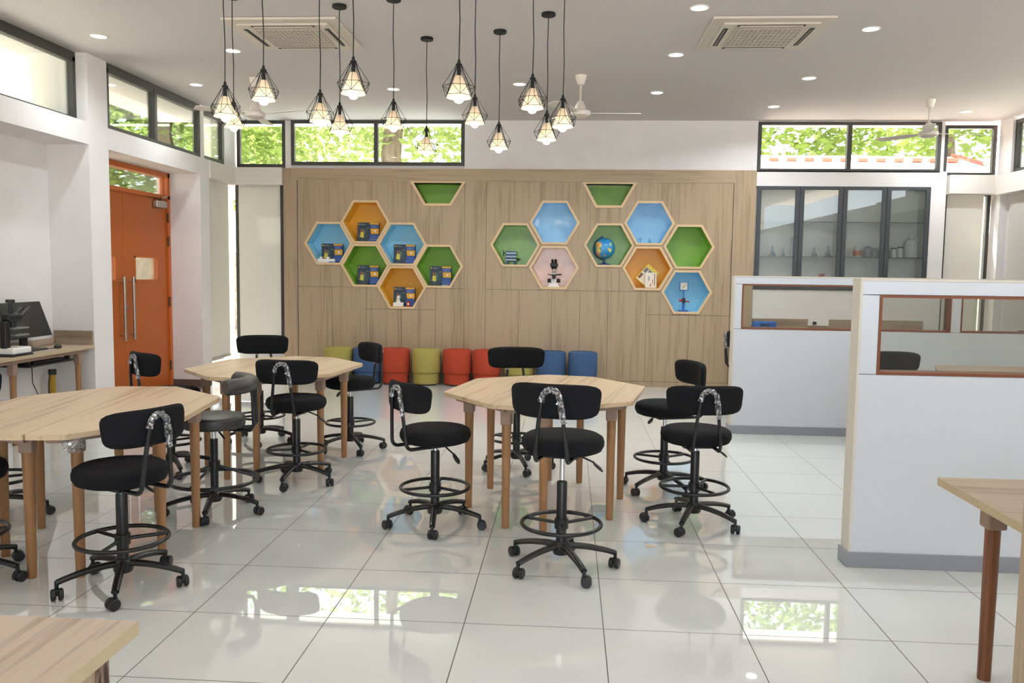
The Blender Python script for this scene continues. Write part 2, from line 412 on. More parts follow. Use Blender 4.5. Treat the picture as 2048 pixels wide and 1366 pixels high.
window(10, 1, 10.48, 11.24, .28, 2.68, XL-.2, [], 'tall window behind the roller blind beside the door recess')
window(11, 0, 4.9, 5.48, .3, 2.64, 11.42, [], 'tall window behind the roller blind past the glass cabinet')

n = 1
for (a, b, lab) in (((-4.62, -4.58, 10.46, 11.28, 2.67, 2.89), None, 'white blind box on the side wall in the door corner'),
                    ((-4.60, -3.925, 11.24, 11.42, 2.67, 2.905), None, 'white blind box on the end wall in the door corner'),
                    ((4.875, 5.5, 11.22, 11.4, 2.61, 2.85), None, 'white blind box in the corner past the glass cabinet'),
                    ((5.44, 5.6, 7.2, 11.22, 2.595, 2.84), None, 'long white blind box along the cubicle side wall')):
    bm = B(); box(bm, *a, bev=.003)
    tag(obj('trim_%d' % n, bm, 'pelmet'), lab, 'trim', kind='structure'); n += 1


def blind(label, axis, a0, a1, z0, z1, pos):
    t = thing('roller_blind', label, 'blind', (0, 0, 0), 0, 'roller blinds in the corners')
    f = B(); b = B()
    if axis == 0: box(f, a0, a1, pos-.002, pos+.002, z0, z1); box(b, a0, a1, pos-.01, pos+.01, z0-.03, z0)
    else: box(f, pos-.002, pos+.002, a0, a1, z0, z1); box(b, pos-.01, pos+.01, a0, a1, z0-.03, z0)
    obj('fabric', f, 'blind', t); obj('bottom_bar', b, 'steel', t)
    return t


blind('cream roller blind on the side wall between the door recess and the corner', 1, 10.47, 11.12, .36, 2.7, XL-.03)
blind('cream roller blind on the end wall next to the oak panelling', 0, -4.55, -3.97, .42, 2.7, 11.295)
blind('cream roller blind on the end wall past the glass cabinet', 0, 4.9, 5.36, .5, 2.65, 11.33)
blind('wide cream roller blind on the side wall behind the cubicles', 1, 7.3, 11.02, .5, 2.65, XR+.04)

# ------------------------------------------------------------------ the orange double door
DX = -5.04
door = thing('door_1', 'orange double door with a glazed transom in the wall recess', 'door', (0, 0, 0), kind='structure')
bm = B(); w = .06
for a in ((8.13, 8.13+w, 0, 2.69), (10.2-w, 10.2, 0, 2.69), (8.13, 10.2, 2.63, 2.69), (8.13, 10.2, 2.365, 2.415)):
    box(bm, DX-.05, DX+.05, a[0], a[1], a[2], a[3], .004)
obj('door_frame', bm, 'orange_dk', door)
bm = B(); box(bm, DX-.004, DX+.004, 8.19, 10.14, 2.415, 2.63); obj('transom_glass', bm, 'glass', door)
for (y0, y1, v0, v1, hy, flip) in ((8.19, 9.108, 8.40, 8.94, 9.01, 1), (9.112, 10.14, 9.345, 9.885, 9.21, 0)):
    bm = B(); z0, z1 = 1.365, 1.655
    for a in ((y0, v0, .005, 2.365), (v1, y1, .005, 2.365), (v0, v1, .005, z0), (v0, v1, z1, 2.365)):
        box(bm, DX-.02, DX+.025, *a)
    bmesh.ops.remove_doubles(bm, verts=bm.verts, dist=.0005)
    leaf = obj('door_leaf', bm, 'orange_door', door)
    bm = B(); box(bm, DX-.003, DX+.003, v0, v1, z0, z1); obj('vision_glass', bm, 'glass', leaf)
    bm = B()
    for a in ((v0, v0+.018, z0, z1), (v1-.018, v1, z0, z1), (v0, v1, z0, z0+.018), (v0, v1, z1-.018, z1)): box(bm, DX+.026, DX+.034, *a)
    obj('vision_bead', bm, 'orange_dk', leaf)
    bm = B(); hx = DX+.085
    cyl(bm, (hx, hy, .70), (hx, hy, 1.42), .016); cyl(bm, (DX+.026, hy, .76), (hx, hy, .76), .01); cyl(bm, (DX+.026, hy, 1.36), (hx, hy, 1.36), .01)
    obj('pull_handle', bm, 'steel', leaf, True)
    if not flip:
        bm = B(); cyl(bm, (DX+.025, 9.14, 1.07), (DX+.045, 9.14, 1.07), .022); obj('lock', bm, 'steel', leaf, True)
        for hz in (.3, 1.1, 1.85, 2.14):
            bm = B(); cyl(bm, (DX+.045, 10.14, hz-.06), (DX+.045, 10.14, hz+.06), .012); obj('hinge', bm, 'joint', leaf, True)
bm = B(); box(bm, DX+.026, DX+.085, 9.80, 10.06, 2.25, 2.335, .008)
tube(bm, [(DX+.06, 9.93, 2.345), (DX+.16, 9.75, 2.355), (DX+.05, 10.12, 2.40)], .011, 8)
obj('door_closer', bm, 'steel', door)

# ------------------------------------------------------------------ display wall with hexagonal niches
dw = thing('display_wall', 'pale oak panelled wall with coloured hexagonal niches', 'wall unit', (0, 0, 0))
RIN, RLAT, PY = .303, .340, YB


def hexpts(cx, cz, R):
    return [(cx+R*cos(radians(60*k)), cz+R*sin(radians(60*k))) for k in range(6)]


HEX = [(-3.292, 1.886, 'n_blue', 0), (-2.782, 2.181, 'n_orange', 0), (-2.276, 1.886, 'n_blue', 0), (-2.785, 1.591, 'n_green', 0), (-2.278, 1.296, 'n_orange', 0), (-1.772, 1.592, 'n_green', 0),
       (-.732, 1.892, 'n_green_g', 1), (-.205, 2.195, 'n_blue_g', 1), (-.205, 1.594, 'n_orange_g', 1), (.528, 1.902, 'n_green_g', 1), (1.057, 2.2, 'n_blue_g', 0), (1.05, 1.6, 'n_orange', 0), (1.586, 1.893, 'n_green', 0), (1.574, 1.29, 'n_blue', 0)]
TRAP = [[(-2.118, 2.712), (-1.457, 2.712), (-1.627, 2.438), (-1.955, 2.438)], [(.203, 2.712), (.832, 2.712), (.675, 2.43), (.357, 2.43)]]


def curve_plate(name, outer, holes, th):
    cu = bpy.data.curves.new(name, 'CURVE'); cu.dimensions = '2D'; cu.fill_mode = 'BOTH'; cu.extrude = th/2
    for loop in [outer]+holes:
        s = cu.splines.new('POLY'); s.points.add(len(loop)-1); s.use_cyclic_u = True
        for p, (x, z) in zip(s.points, loop): p.co = (x, z, 0, 1)
    o = bpy.data.objects.new(name, cu); COL.objects.link(o)
    me = bpy.data.meshes.new_from_object(o.evaluated_get(bpy.context.evaluated_depsgraph_get()))
    bpy.data.objects.remove(o); bpy.data.curves.remove(cu)
    me.transform(Matrix.Rotation(radians(90), 4, 'X'))
    return me


holes = [hexpts(x, z, RIN+.006) for x, z, _, _ in HEX]+TRAP
me = curve_plate('panel_board', [(-3.915, 0), (2.435, 0), (2.435, 2.9), (-3.915, 2.9)], holes, .14); me.materials.append(M['panel'])
pb = bpy.data.objects.new('panel_board', me); COL.objects.link(pb); pb.parent = dw; pb.location = (0, YB+.07, 0)
bm = B(); box(bm, -3.725, 2.15, YB-.006, YB+.01, 2.735, 2.9); obj('top_rail', bm, 'panel_h', dw)
for a, b in ((-3.918, -3.725), (2.15, 2.437)):
    bm = B(); box(bm, a, b, YB-.006, YB+.01, 0, 2.9); obj('side_rail', bm, 'panel', dw)
bm = B(); g = .0022; y0, y1 = YB-.0012, YB+.004


def vl(x, z0, z1): box(bm, x-g, x+g, y0, y1, z0, z1)
def hl(x0, x1, z): box(bm, x0, x1, y0, y1, z-g, z+g)


box(bm, -3.728, -3.722, YB-.0075, YB, 0.06, 2.735); box(bm, 2.147, 2.153, YB-.0075, YB, .06, 2.735)
vl(-1.42, .06, 2.735); vl(-1.127, .06, 2.735)
hl(-3.72, -2.95, 1.292); hl(-1.62, -1.42, 1.292); 
hl(-1.127, -.36, 1.288); hl(-.05, .9, 1.288); hl(.9, 1.23, 1.288)
for x in (-3.246, -.673, -.224, .155, .533): vl(x, .06, 1.29)
vl(-2.767, .06, 1.29); vl(-1.81, .06, 1.29); vl(-2.281, .06, .998); vl(1.045, .06, 1.285); vl(1.612, .06, .98)
hl(-2.767, -1.81, .998); hl(1.045, 2.15, .981); hl(-3.72, 2.15, .075)
obj('panel_joints', bm, 'joint', dw)
for (x, z, c, gl) in HEX:
    bm = B(); D = .29
    a = [bm.verts.new((p, YB+.004, q)) for p, q in hexpts(x, z, RIN+.004)]; b = [bm.verts.new((p, YB+D, q)) for p, q in hexpts(x, z, RIN)]
    for k in range(6): bm.faces.new((a[k], a[(k+1) % 6], b[(k+1) % 6], b[k]))
    bm.faces.new(b)
    nb = obj('niche', bm, c, dw)
    bm = B(); o_, i_ = hexpts(x, z, RLAT-.003), hexpts(x, z, RIN)
    ya, yb = YB-.012, YB+.02
    R4 = [[bm.verts.new((p, y, q)) for p, q in L] for L, y in ((o_, ya), (i_, ya), (i_, yb), (o_, yb))]
    for k in range(6):
        k2 = (k+1) % 6
        for u, v in ((0, 1), (1, 2), (2, 3), (3, 0)): bm.faces.new((R4[u][k], R4[u][k2], R4[v][k2], R4[v][k]))
    obj('niche_rim', bm, 'rim', nb)
for i, T in enumerate(TRAP):
    bm = B()
    a = [bm.verts.new((p, YB+.002, q)) for p, q in T]; b = [bm.verts.new((p, YB+.29, q)) for p, q in T]
    for k in range(4): bm.faces.new((a[k], a[(k+1) % 4], b[(k+1) % 4], b[k]))
    bm.faces.new(b); nb = obj('niche', bm, 'n_green_g' if i else 'n_green', dw)
    bm = B(); cx = sum(p for p, _ in T)/4; cz = sum(q for _, q in T)/4
    O = [(T[0][0]-.05, T[0][1]+.02), (T[1][0]+.05, T[1][1]+.02), (T[2][0]+.022, T[2][1]-.034), (T[3][0]-.022, T[3][1]-.034)]
    R4 = [[bm.verts.new((p, y, q)) for p, q in L] for L, y in ((O, YB-.012), (T, YB-.012), (T, YB+.02), (O, YB+.02))]
    for k in range(4):
        k2 = (k+1) % 4
        for u, v in ((0, 1), (1, 2), (2, 3), (3, 0)): bm.faces.new((R4[u][k], R4[u][k2], R4[v][k2], R4[v][k]))
    obj('niche_rim', bm, 'rim', nb)

# ------------------------------------------------------------------ tables
def poly_round(p, r=.02, n=4):
    out = []; m_ = len(p)
    for i in range(m_):
        a, b, c = Vector(p[i-1]), Vector(p[i]), Vector(p[(i+1) % m_])
        s, e = b+(a-b).normalized()*r, b+(c-b).normalized()*r
        for k in range(n+1):
            t = k/n; out.append(tuple((1-t)**2*s+2*t*(1-t)*b+t*t*e))
    return out


def table_half(label, cx, cy, ang, W_, L_, c_, e_, side, lx, film=False):
    """trapezium table; side +1/-1 picks the half either side of the joint"""
    t = thing('trapezoid_table', label, 'table', (cx, cy, 0), -ang, 'trapezoid tables pushed together in pairs')
    P = [(.002, -L_), (c_, -L_), (W_, -e_), (W_, e_), (c_, L_), (.002, L_)]
    P = [(x*side, y) for x, y in P]
    if side < 0: P = P[::-1]
    bm = B(); prism(bm, poly_round(P), .74, .765); obj('tabletop', bm, 'table', t)
    bm = B(); Q = [((.05 if abs(x) < .01 else abs(x)-.07)*side, y*.87) for x, y in P]
    prism(bm, Q, .705, .739); obj('apron', bm, 'socket', t)
    for (x, y) in lx:
        x *= side
        bm = B(); lathe(bm, [(0, 0), (.021, 0), (.0225, .005), (.029, .66), (0, .66)], 20); lg = obj('leg', bm, 'leg', t, True, (x, y, 0))
        bm = B(); box(bm, -.032, .032, -.032, .032, .625, .739, .008); obj('leg_socket', bm, 'socket', lg)
    return t


LEGS = [(.115, -.60), (.46, -.25), (.46, .25), (.115, .60)]
a3 = radians(11)
table_half('trapezoid table half in the middle cluster, the half nearer the orange door side', -.125, 5.44, a3, .60, .75, .172, .358, -1, LEGS)
table_half('trapezoid table half in the middle cluster, the half nearer the white partitions', -.125, 5.44, a3, .60, .75, .172, .358, 1, LEGS)
a2 = radians(5)
table_half('trapezoid table half in the far cluster, the half beside the door recess', -2.286, 6.39, a2, .585, .75, .172, .358, -1, LEGS)
table_half('trapezoid table half in the far cluster, the half beside the row of ottomans', -2.286, 6.39, a2, .585, .75, .172, .358, 1, LEGS)
a1 = radians(-8.5)
L1 = [(.115, -.52), (.40, -.20), (.44, .28), (.115, .60)]
t1 = table_half('trapezoid table half in the foreground cluster, cut by the frame edge', -2.57, 4.35, a1, .57, .80, .18, .36, -1, L1)
t1b = table_half('trapezoid table half in the foreground cluster with plastic film hanging at its corner', -2.57, 4.35, a1, .57, .80, .18, .36, 1, L1)
bm = B(); bmesh.ops.create_icosphere(bm, subdivisions=3, radius=.04)
for v in bm.verts:
    v.co = Vector((v.co.x*1.3+random.uniform(-.008, .008), v.co.y*1.1+random.uniform(-.008, .008), v.co.z*1.1+random.uniform(-.008, .008)))
obj('plastic_film', bm, 'film', t1b, False, (.16, -.66, .70))

# ------------------------------------------------------------------ drafting stools
def pillow(bm, W_, H_, T_, nexp=5.0, nth=48, nr=7, bendR=.42, taper=.04, sgn=1):
    rings = {}
    for s in (1, -1):
        for i in range(nr+1):
            k = (i/nr)**.6
            th = T_*sqrt(max(0, 1-k**6))
            ring = []
            for j in range(nth):
                a = 2*pi*j/nth; ca, sa = cos(a), sin(a); q = (abs(ca)**nexp+abs(sa)**nexp)**(-1/nexp)
                x = k*W_*q*ca; z = k*H_*q*sa; x *= 1+taper*z/H_
                ring.append((x, s*th/2+x*x/(2*bendR), z))
            rings[s, i] = ring
    V = {}
    for s in (1, -1):
        for i in range(nr+1):
            if i == 0: V[s, 0] = [bm.verts.new(rings[s, 0][0])]
            elif i == nr and s == -1: V[s, i] = V[1, nr]
            else: V[s, i] = [bm.verts.new(p) for p in rings[s, i]]
    for s in (1, -1):
        for i in range(nr):
            a, b = V[s, i], V[s, i+1]
            for j in range(nth):
                j2 = (j+1) % nth
                bm.faces.new((a[0], b[j], b[j2]) if len(a) == 1 else (a[j], b[j], b[j2], a[j2]))


def star_base(t, rz):
    parts = []
    bm = B(); lathe(bm, [(0, .075), (.04, .075), (.045, .085), (.045, .125), (.032, .14), (0, .14)], 24)
    for k in range(5):
        a = 2*pi*k/5; pts = []
        for s in range(9):
            r = .03+.255*s/8; z = .118-.040*(s/8)**2
            pts.append((r*cos(a), r*sin(a), z))
        tube(bm, pts, [.021-.004*s/8 for s in range(9)], 10, flat=.8)
    parts.append(obj('star_base', bm, 'black_me', t, True))
    proto = None
    for k in range(5):
        if proto is None:
            bm = B()
            for s in (-1, 1):
                prof = [(0, -.011), (.022, -.011), (.027, -.006), (.027, .006), (.022, .011), (0, .011)]
                b2 = B(); lathe(b2, prof, 20)
                bmesh.ops.rotate(b2, verts=b2.verts, matrix=Matrix.Rotation(radians(90), 3, 'X')); bmesh.ops.translate(b2, verts=b2.verts, vec=(-.012, s*.0155, .027))
                mm = bpy.data.meshes.new('x'); b2.to_mesh(mm); b2.free(); bm.from_mesh(mm); bpy.data.meshes.remove(mm)
            box(bm, -.022, .012, -.008, .008, .02, .052, .004); cyl(bm, (0, 0, .045), (0, 0, .085), .009)
            c = obj('caster', bm, 'black_pl', t, True); proto = c
        else:
            c = proto.copy(); COL.objects.link(c)
        a = 2*pi*k/5+rz; c.location = (.285*cos(a), .285*sin(a), 0); c.rotation_euler = (0, 0, a+(1.1, -.7, 2.6, .5, -2.0)[k])
        parts.append(c)
    return parts


def arc(cx, cy, cz, r, a0, a1, n, plane):
    o = []
    for k in range(n+1):
        a = a0+(a1-a0)*k/n
        o.append((cx+r*cos(a), cy, cz+r*sin(a)) if plane == 'xz' else (cx, cy+r*cos(a), cz+r*sin(a)))
    return o


def make_stool():
    t = thing('drafting_stool', 'x', 'stool')
    star_base(t, 0)
    bm = B(); lathe(bm, [(0, .1), (.027, .1), (.027, .45), (.024, .457), (0, .457)], 20); obj('column', bm, 'black_me', t, True)
    bm = B(); lathe(bm, [(0, .36), (.0135, .36), (.0135, .50), (0, .50)], 16); obj('gas_rod', bm, 'chrome', t, True)
    bm = B(); tube(bm, [(.205*cos(2*pi*k/48), .205*sin(2*pi*k/48), .235) for k in range(48)], .0105, 10, True)
    for k in range(3):
        a = 2*pi*k/3+.5; cyl(bm, (.02*cos(a), .02*sin(a), .235), (.2*cos(a), .2*sin(a), .235), .009, seg=10)
    lathe(bm, [(.028, .21), (.036, .21), (.036, .26), (.028, .26)], 20)
    obj('foot_ring', bm, 'black_me', t, True)
    bm = B(); lathe(bm, [(0, .512), (.175, .512), (.2, .522), (.212, .545), (.213, .565), (.206, .586), (.185, .599), (.14, .605), (0, .607)], 48)
    obj('seat', bm, 'black_fab', t, True)
    bm = B()
    pts = [(.08, -.02, .500), (.08, -.21, .500)] + [(.08, -.21-.04*sin(a), .54-.04*cos(a)) for a in (pi/8, pi/4, 3*pi/8, pi/2)] + [(.062, -.262, .70), (.048, -.268, .80)]
    loop = [(.046*cos(a), -.270, .815+.046*sin(a)) for a in [pi*k/8 for k in range(9)]]
    full = pts + loop + [(-x, y, z) for x, y, z in pts[::-1]]
    tube(bm, full, .0105, 10)
    box(bm, -.1, .1, -.11, .09, .492, .511, .004)
    br = obj('back_bracket', bm, 'black_me', t, True)
    bm = B(); wr = [(.064, -.262, .70), (.056, -.265, .75)] + loop + [(-.05, -.268, .79)]
    fine = []
    for p, q in zip(wr, wr[1:]):
        for s in (0, .5): fine.append(Vector(p).lerp(Vector(q), s))
    rr = [.0135+random.uniform(0, .004) for _ in fine]
    tube(bm, fine, rr, 9)
    for v in bm.verts: v.co += Vector((random.uniform(-.003, .003), random.uniform(-.003, .003), random.uniform(-.003, .003)))
    for s in range(5):
        p = fine[random.randrange(len(fine))]; d = Vector((random.uniform(-.02, .02), random.uniform(-.02, -.005), random.uniform(-.03, .01)))
        a, b, c = bm.verts.new(p), bm.verts.new(p+d), bm.verts.new(p+d*.6+Vector((.012, 0, -.014))); bm.faces.new((a, b, c))
    obj('plastic_wrap', bm, 'film', br)
    bm = B(); pillow(bm, .225, .086, .052); o = obj('backrest', bm, 'black_fab', t, True); 
    for v in o.data.vertices: v.co += Vector((0, -.232, .80))
    bm = B(); cyl(bm, (.05, .02, .50), (.16, .03, .455), .005, seg=8)
    pb_ = [(.15, .03, .462), (.165, .03, .445), (.19, .032, .425), (.205, .032, .41)]
    tube(bm, pb_, [.007, .015, .017, .008], 10, flat=.45); obj('height_lever', bm, 'black_pl', t, True)
    return t


SEATPARTS = ('gas_rod', 'seat', 'back_bracket', 'backrest', 'height_lever', 'tag')
stool0 = make_stool(); used = [False]


def place_stool(x, y, th, base, label, dz=0, tagged=None, group='black drafting stools'):
    """th: compass direction (degrees, ccw from +x) in which the backrest sits; base: turn of the star base"""
    if used[0]: t = copy_tree(stool0)
    else: t = stool0; used[0] = True; stool0.rotation_euler = (0, 0, 0)
    t.location = (x, y, 0); t['label'] = label; t['category'] = 'stool'; t['group'] = group
    sr = radians(th+90); brad = radians(base); k = 0
    for c in t.children:
        n_ = c.name.split('.')[0]
        if n_ in SEATPARTS: c.rotation_euler = (0, 0, sr); c.location = (0, 0, dz)
        elif n_ == 'caster':
            a = 2*pi*k/5+brad; c.location = (.285*cos(a), .285*sin(a), 0); c.rotation_euler = (0, 0, a+(1.1, -.7, 2.6, .5, -2.0)[k]+x); k += 1
        else: c.rotation_euler = (0, 0, brad)
    return t


place_stool(-.78, 4.88, 222, 60, 'black stool alone on the open floor, just to the door side of the middle table', 0)
STOOLS = [
    (-2.105, 3.753, -24, 4, 'large black foreground stool with a blue tag under the seat, beside the nearest table', 0),
    (-.015, 4.232, -103, 6, 'black stool raised highest on its long chrome rod, in front of the middle table', .105),
    (.79, 5.074, -84, 32, 'black stool nearest the front partition, wrapped bracket facing the camera', 0),
    (.695, 5.87, 18, 8, 'black stool half hidden behind the one nearest the partitions, backrest turned edge-on', .03),
    (-.385, 6.414, 97, 0, 'black stool behind the middle table, in front of the red and green ottomans', .045),
    (-1.935, 5.80, -93, 52, 'black stool in front of the far table, bracket wrapped over its wide backrest', .02),
    (-1.835, 6.904, 38, 14, 'black stool in front of the blue and yellow-green ottomans with a blue tag below', .02),
    (-2.70, 7.123, 103, 68, 'black stool behind the far table, in front of the roller blind', .045),
    (-2.955, 5.98, 232, 20, 'black stool behind the foreground table, backrest against the orange door', .03),
    (-3.463, 4.779, 170, 10, 'black stool under the foreground table showing only its foot ring and casters', -.02),
    (-2.922, 3.755, 190, 0, 'black stool at the frame edge in the foreground showing only part of its base', -.02),
    (2.72, 6.95, 92, 0, 'black stool seen through the window of the front partition at the cubicle table', .02),
    (5.13, 10.2, -20, 25, 'black stool far behind the partitions beside the corner blind', .03),
    (1.99, 9.2, 175, 40, 'black stool peeping out behind the end of the far partition', .03),
]
for a in STOOLS:
    s = place_stool(*a)
    if 'blue tag' in a[4]:
        bm = B(); box(bm, .085, .088, -.025, .02, .475, .512); tg = obj('tag', bm, 'blue_tag', s); tg['label'] = 'blue paper tag'
        tg.rotation_euler = (0, 0, radians(200 if a[0] < -2 else 250))

# the grey vinyl stool with a bolster back
t = thing('bolster_stool', 'grey vinyl stool with a rolled bolster back and wide foot ring', 'stool', (-2.19, 4.985, 0), 0)
for c in star_base(t, radians(66)):
    if c.name.startswith('star_base'): c.rotation_euler = (0, 0, radians(66))
bm = B(); lathe(bm, [(0, .1), (.024, .1), (.024, .47), (0, .47)], 20); lathe(bm, [(.024, .285), (.036, .285), (.036, .33), (.024, .33)], 20); obj('column', bm, 'black_me', t, True)
bm = B(); lathe(bm, [(0, .4), (.014, .4), (.014, .54), (0, .54)], 16); obj('gas_rod', bm, 'chrome', t, True)
bm = B(); tube(bm, [(.262*cos(2*pi*k/56), .262*sin(2*pi*k/56), .212) for k in range(56)], .0115, 10, True)
for k in range(3):
    a = 2*pi*k/3+.35; cyl(bm, (.03*cos(a), .03*sin(a), .295), (.255*cos(a), .255*sin(a), .214), .009, seg=10)
obj('foot_ring', bm, 'black_me', t, True)
bm = B(); lathe(bm, [(0, .545), (.18, .545), (.188, .553), (.19, .56), (.19, .605), (.186, .613), (.175, .619), (0, .623)], 48); obj('seat', bm, 'vinyl', t, True)
bm = B(); al = radians(14); pts = []
for k in range(13):
    a = al+radians(-58+116*k/12); pts.append((.235*cos(a)-.01, .235*sin(a), .815))
pts2 = [Vector(p) for p in pts]; e0 = (pts2[0]-pts2[1]).normalized(); e1 = (pts2[-1]-pts2[-2]).normalized()
pts2 = [pts2[0]+e0*.012]+pts2+[pts2[-1]+e1*.012]
tube(bm, pts2, [.042]+[.05]*13+[.042], 20); obj('bolster', bm, 'vinyl', t, True)
bm = B()
for s in (-1, 1):
    q = al+s*radians(17); tube(bm, [(.1*cos(q), .1*sin(q), .53), (.24*cos(q), .24*sin(q), .53), (.262*cos(q), .262*sin(q), .56), (.255*cos(q), .255*sin(q), .78)], .011, 10)
obj('back_post', bm, 'black_me', t, True)
bm = B(); tube(bm, [(0, .03, .53), (.06, -.03, .505), (.09, -.05, .48)], .006, 8); obj('height_lever', bm, 'black_pl', t, True)

# ------------------------------------------------------------------ ottomans
OT = [(-3.10, 'green', 'olive-green round ottoman at the door end of the row'), (-2.70, 'blue', 'blue round ottoman mostly hidden behind the far stool, between olive and red'),
      (-2.315, 'red', 'red round ottoman between the hidden blue one and an olive one'), (-1.895, 'green', 'olive-green round ottoman between two red ones'),
      (-1.478, 'red', 'red round ottoman fully in view after the olive one between reds'), (-1.08, 'red', 'red round ottoman partly behind the stool backrest by the middle table'),
      (-.645, 'green', 'olive-green round ottoman seen below the stool backrest by the middle table'), (-.215, 'blue', 'blue round ottoman between olive and the last blue one'),
      (.205, 'blue', 'blue round ottoman at the partition end of the row')]
for x, c, lab in OT:
    t = thing('ottoman', lab, 'ottoman', (x, 11.06, 0), 0, 'round ottomans along the oak wall')
    bm = B(); lathe(bm, [(0, .165), (.17, .165), (.188, .17), (.194, .185), (.194, .455), (.188, .472), (.17, .482), (0, .486)], 40); obj('cushion', bm, 'ot_'+c, t, True)
    bm = B(); lathe(bm, [(0, .02), (.17, .02), (.174, .03), (.174, .165), (0, .165)], 40); obj('plinth', bm, 'ot_'+c, t, True)
    bm = B(); lathe(bm, [(0, 0), (.14, 0), (.14, .02), (0, .02)], 24); obj('foot', bm, 'black_pl', t)

# ------------------------------------------------------------------ pendants
PEND = [(-2.32, 5.55, 2.745, 'first of the cage pendants counted from the orange door, paired with a lower one behind'),
        (-2.528, 6.2, 2.765, 'small far cage pendant just behind and below the first one by the door'),
        (-2.089, 5.64, 2.872, 'cage pendant hanging in front of the ceiling fan near the door'),
        (-1.823, 6.05, 2.80, 'cage pendant in front of the near edge of the wide clerestory window'),
        (-1.79, 6.45, 2.79, 'cage pendant whose canopy touches the air unit, hanging before the wide clerestory window'),
        (-1.38, 5.29, 2.84, 'big near cage pendant hanging high beside the air unit by the door'),
        (-1.338, 6.30, 2.788, 'cage pendant at the middle mullion of the wide clerestory window'),
        (-1.268, 7.35, 2.766, 'lowest small cage pendant in front of the second pane of the wide window'),
        (-.698, 5.2, 2.797, 'big near cage pendant hanging high just past the wide clerestory window'),
        (-.712, 6.2, 2.80, 'cage pendant right behind the big one past the wide window'),
        (-.615, 7.15, 2.771, 'cage pendant alone in front of the blank white wall, hanging low'),
        (-.269, 5.74, 2.836, 'near cage pendant in front of the middle ceiling fan'),
        (-.197, 6.69, 2.773, 'cage pendant below the middle ceiling fan, lowest of the trio there'),
        (-0.067, 6.20, 2.791, 'cage pendant nearest the white partitions, at the end of the group')]


def make_pendant():
    t = thing('cage_pendant', 'x', 'pendant lamp')
    # local origin: apex of the cage
    bm = B(); lathe(bm, [(0, -.075), (.012, -.075), (.0125, -.012), (.02, -.008), (.02, 0), (.011, .004), (.009, .02), (.003, .032), (0, .032)], 16); obj('lamp_holder', bm, 'black_ma', t, True)
    bm = B(); n_ = 6; U = [(.102*cos(2*pi*k/n_+.25), .102*sin(2*pi*k/n_+.25), -.137) for k in range(n_)]; D = [(.086*cos(2*pi*(k+.5)/n_+.25), .086*sin(2*pi*(k+.5)/n_+.25), -.192) for k in range(n_)]
    w_ = .0017
    for k in range(n_):
        k2 = (k+1) % n_; q = (.016*cos(2*pi*k/n_+.25), .016*sin(2*pi*k/n_+.25), -.005); q2 = (.016*cos(2*pi*(k+.5)/n_+.25), .016*sin(2*pi*(k+.5)/n_+.25), -.005)
        for a, b in ((q, U[k]), (q2, D[k]), (U[k], U[k2]), (D[k], D[k2]), (U[k], D[k]), (U[k2], D[k])): cyl(bm, a, b, w_, seg=6)
    obj('cage', bm, 'black_ma', t)
    bm = B(); lathe(bm, [(.022, -.072), (.076, -.205)], 32); obj('lamp_shade', bm, 'shade', t, True)
    bm = B(); lathe(bm, [(0, -.238), (.012, -.236), (.024, -.229), (.032, -.215), (.033, -.2), (.027, -.182), (.016, -.165), (.013, -.145), (0, -.145)], 24); obj('light_bulb', bm, 'bulb', t, True)
    bm = B(); tube(bm, [(0, 0, 0), (.004, 0, .33), (-.003, .002, .66), (0, 0, 1)], .0035, 8); obj('cord', bm, 'black_ma', t)
    bm = B(); lathe(bm, [(0, 0), (.052, 0), (.055, -.004), (.055, -.02), (.05, -.025), (0, -.027)], 28); obj('canopy', bm, 'black_ma', t, True)
    return t


p0 = make_pendant()
PSC = {1: .9, 6: .93, 9: .92}
for i, (x, y, z, lab) in enumerate(PEND):
    t = p0 if i == 0 else copy_tree(p0)
    t.location = (x, y, z); t.rotation_euler = (0, 0, random.uniform(0, 1)); t['label'] = lab; t['group'] = 'cage pendants over the tables'
    for c in t.children:
        n_ = c.name.split('.')[0]
        if n_ in ('cage', 'lamp_holder', 'lamp_shade', 'light_bulb'): c.scale = (PSC.get(i, 1),)*3
        if n_ == 'canopy': c.location = (0, 0, ZC-z)
        if n_ == 'cord': c.scale = (1, 1, ZC-z-.02-.03); c.location = (0, 0, .03)
    l = bpy.data.lights.new('bulb_light', 'POINT'); l.energy = 1.2; l.color = (1, .86, .68); l.shadow_soft_size = .035
    lo = bpy.data.objects.new('bulb_light', l); COL.objects.link(lo); lo.location = (x, y, z-.27)

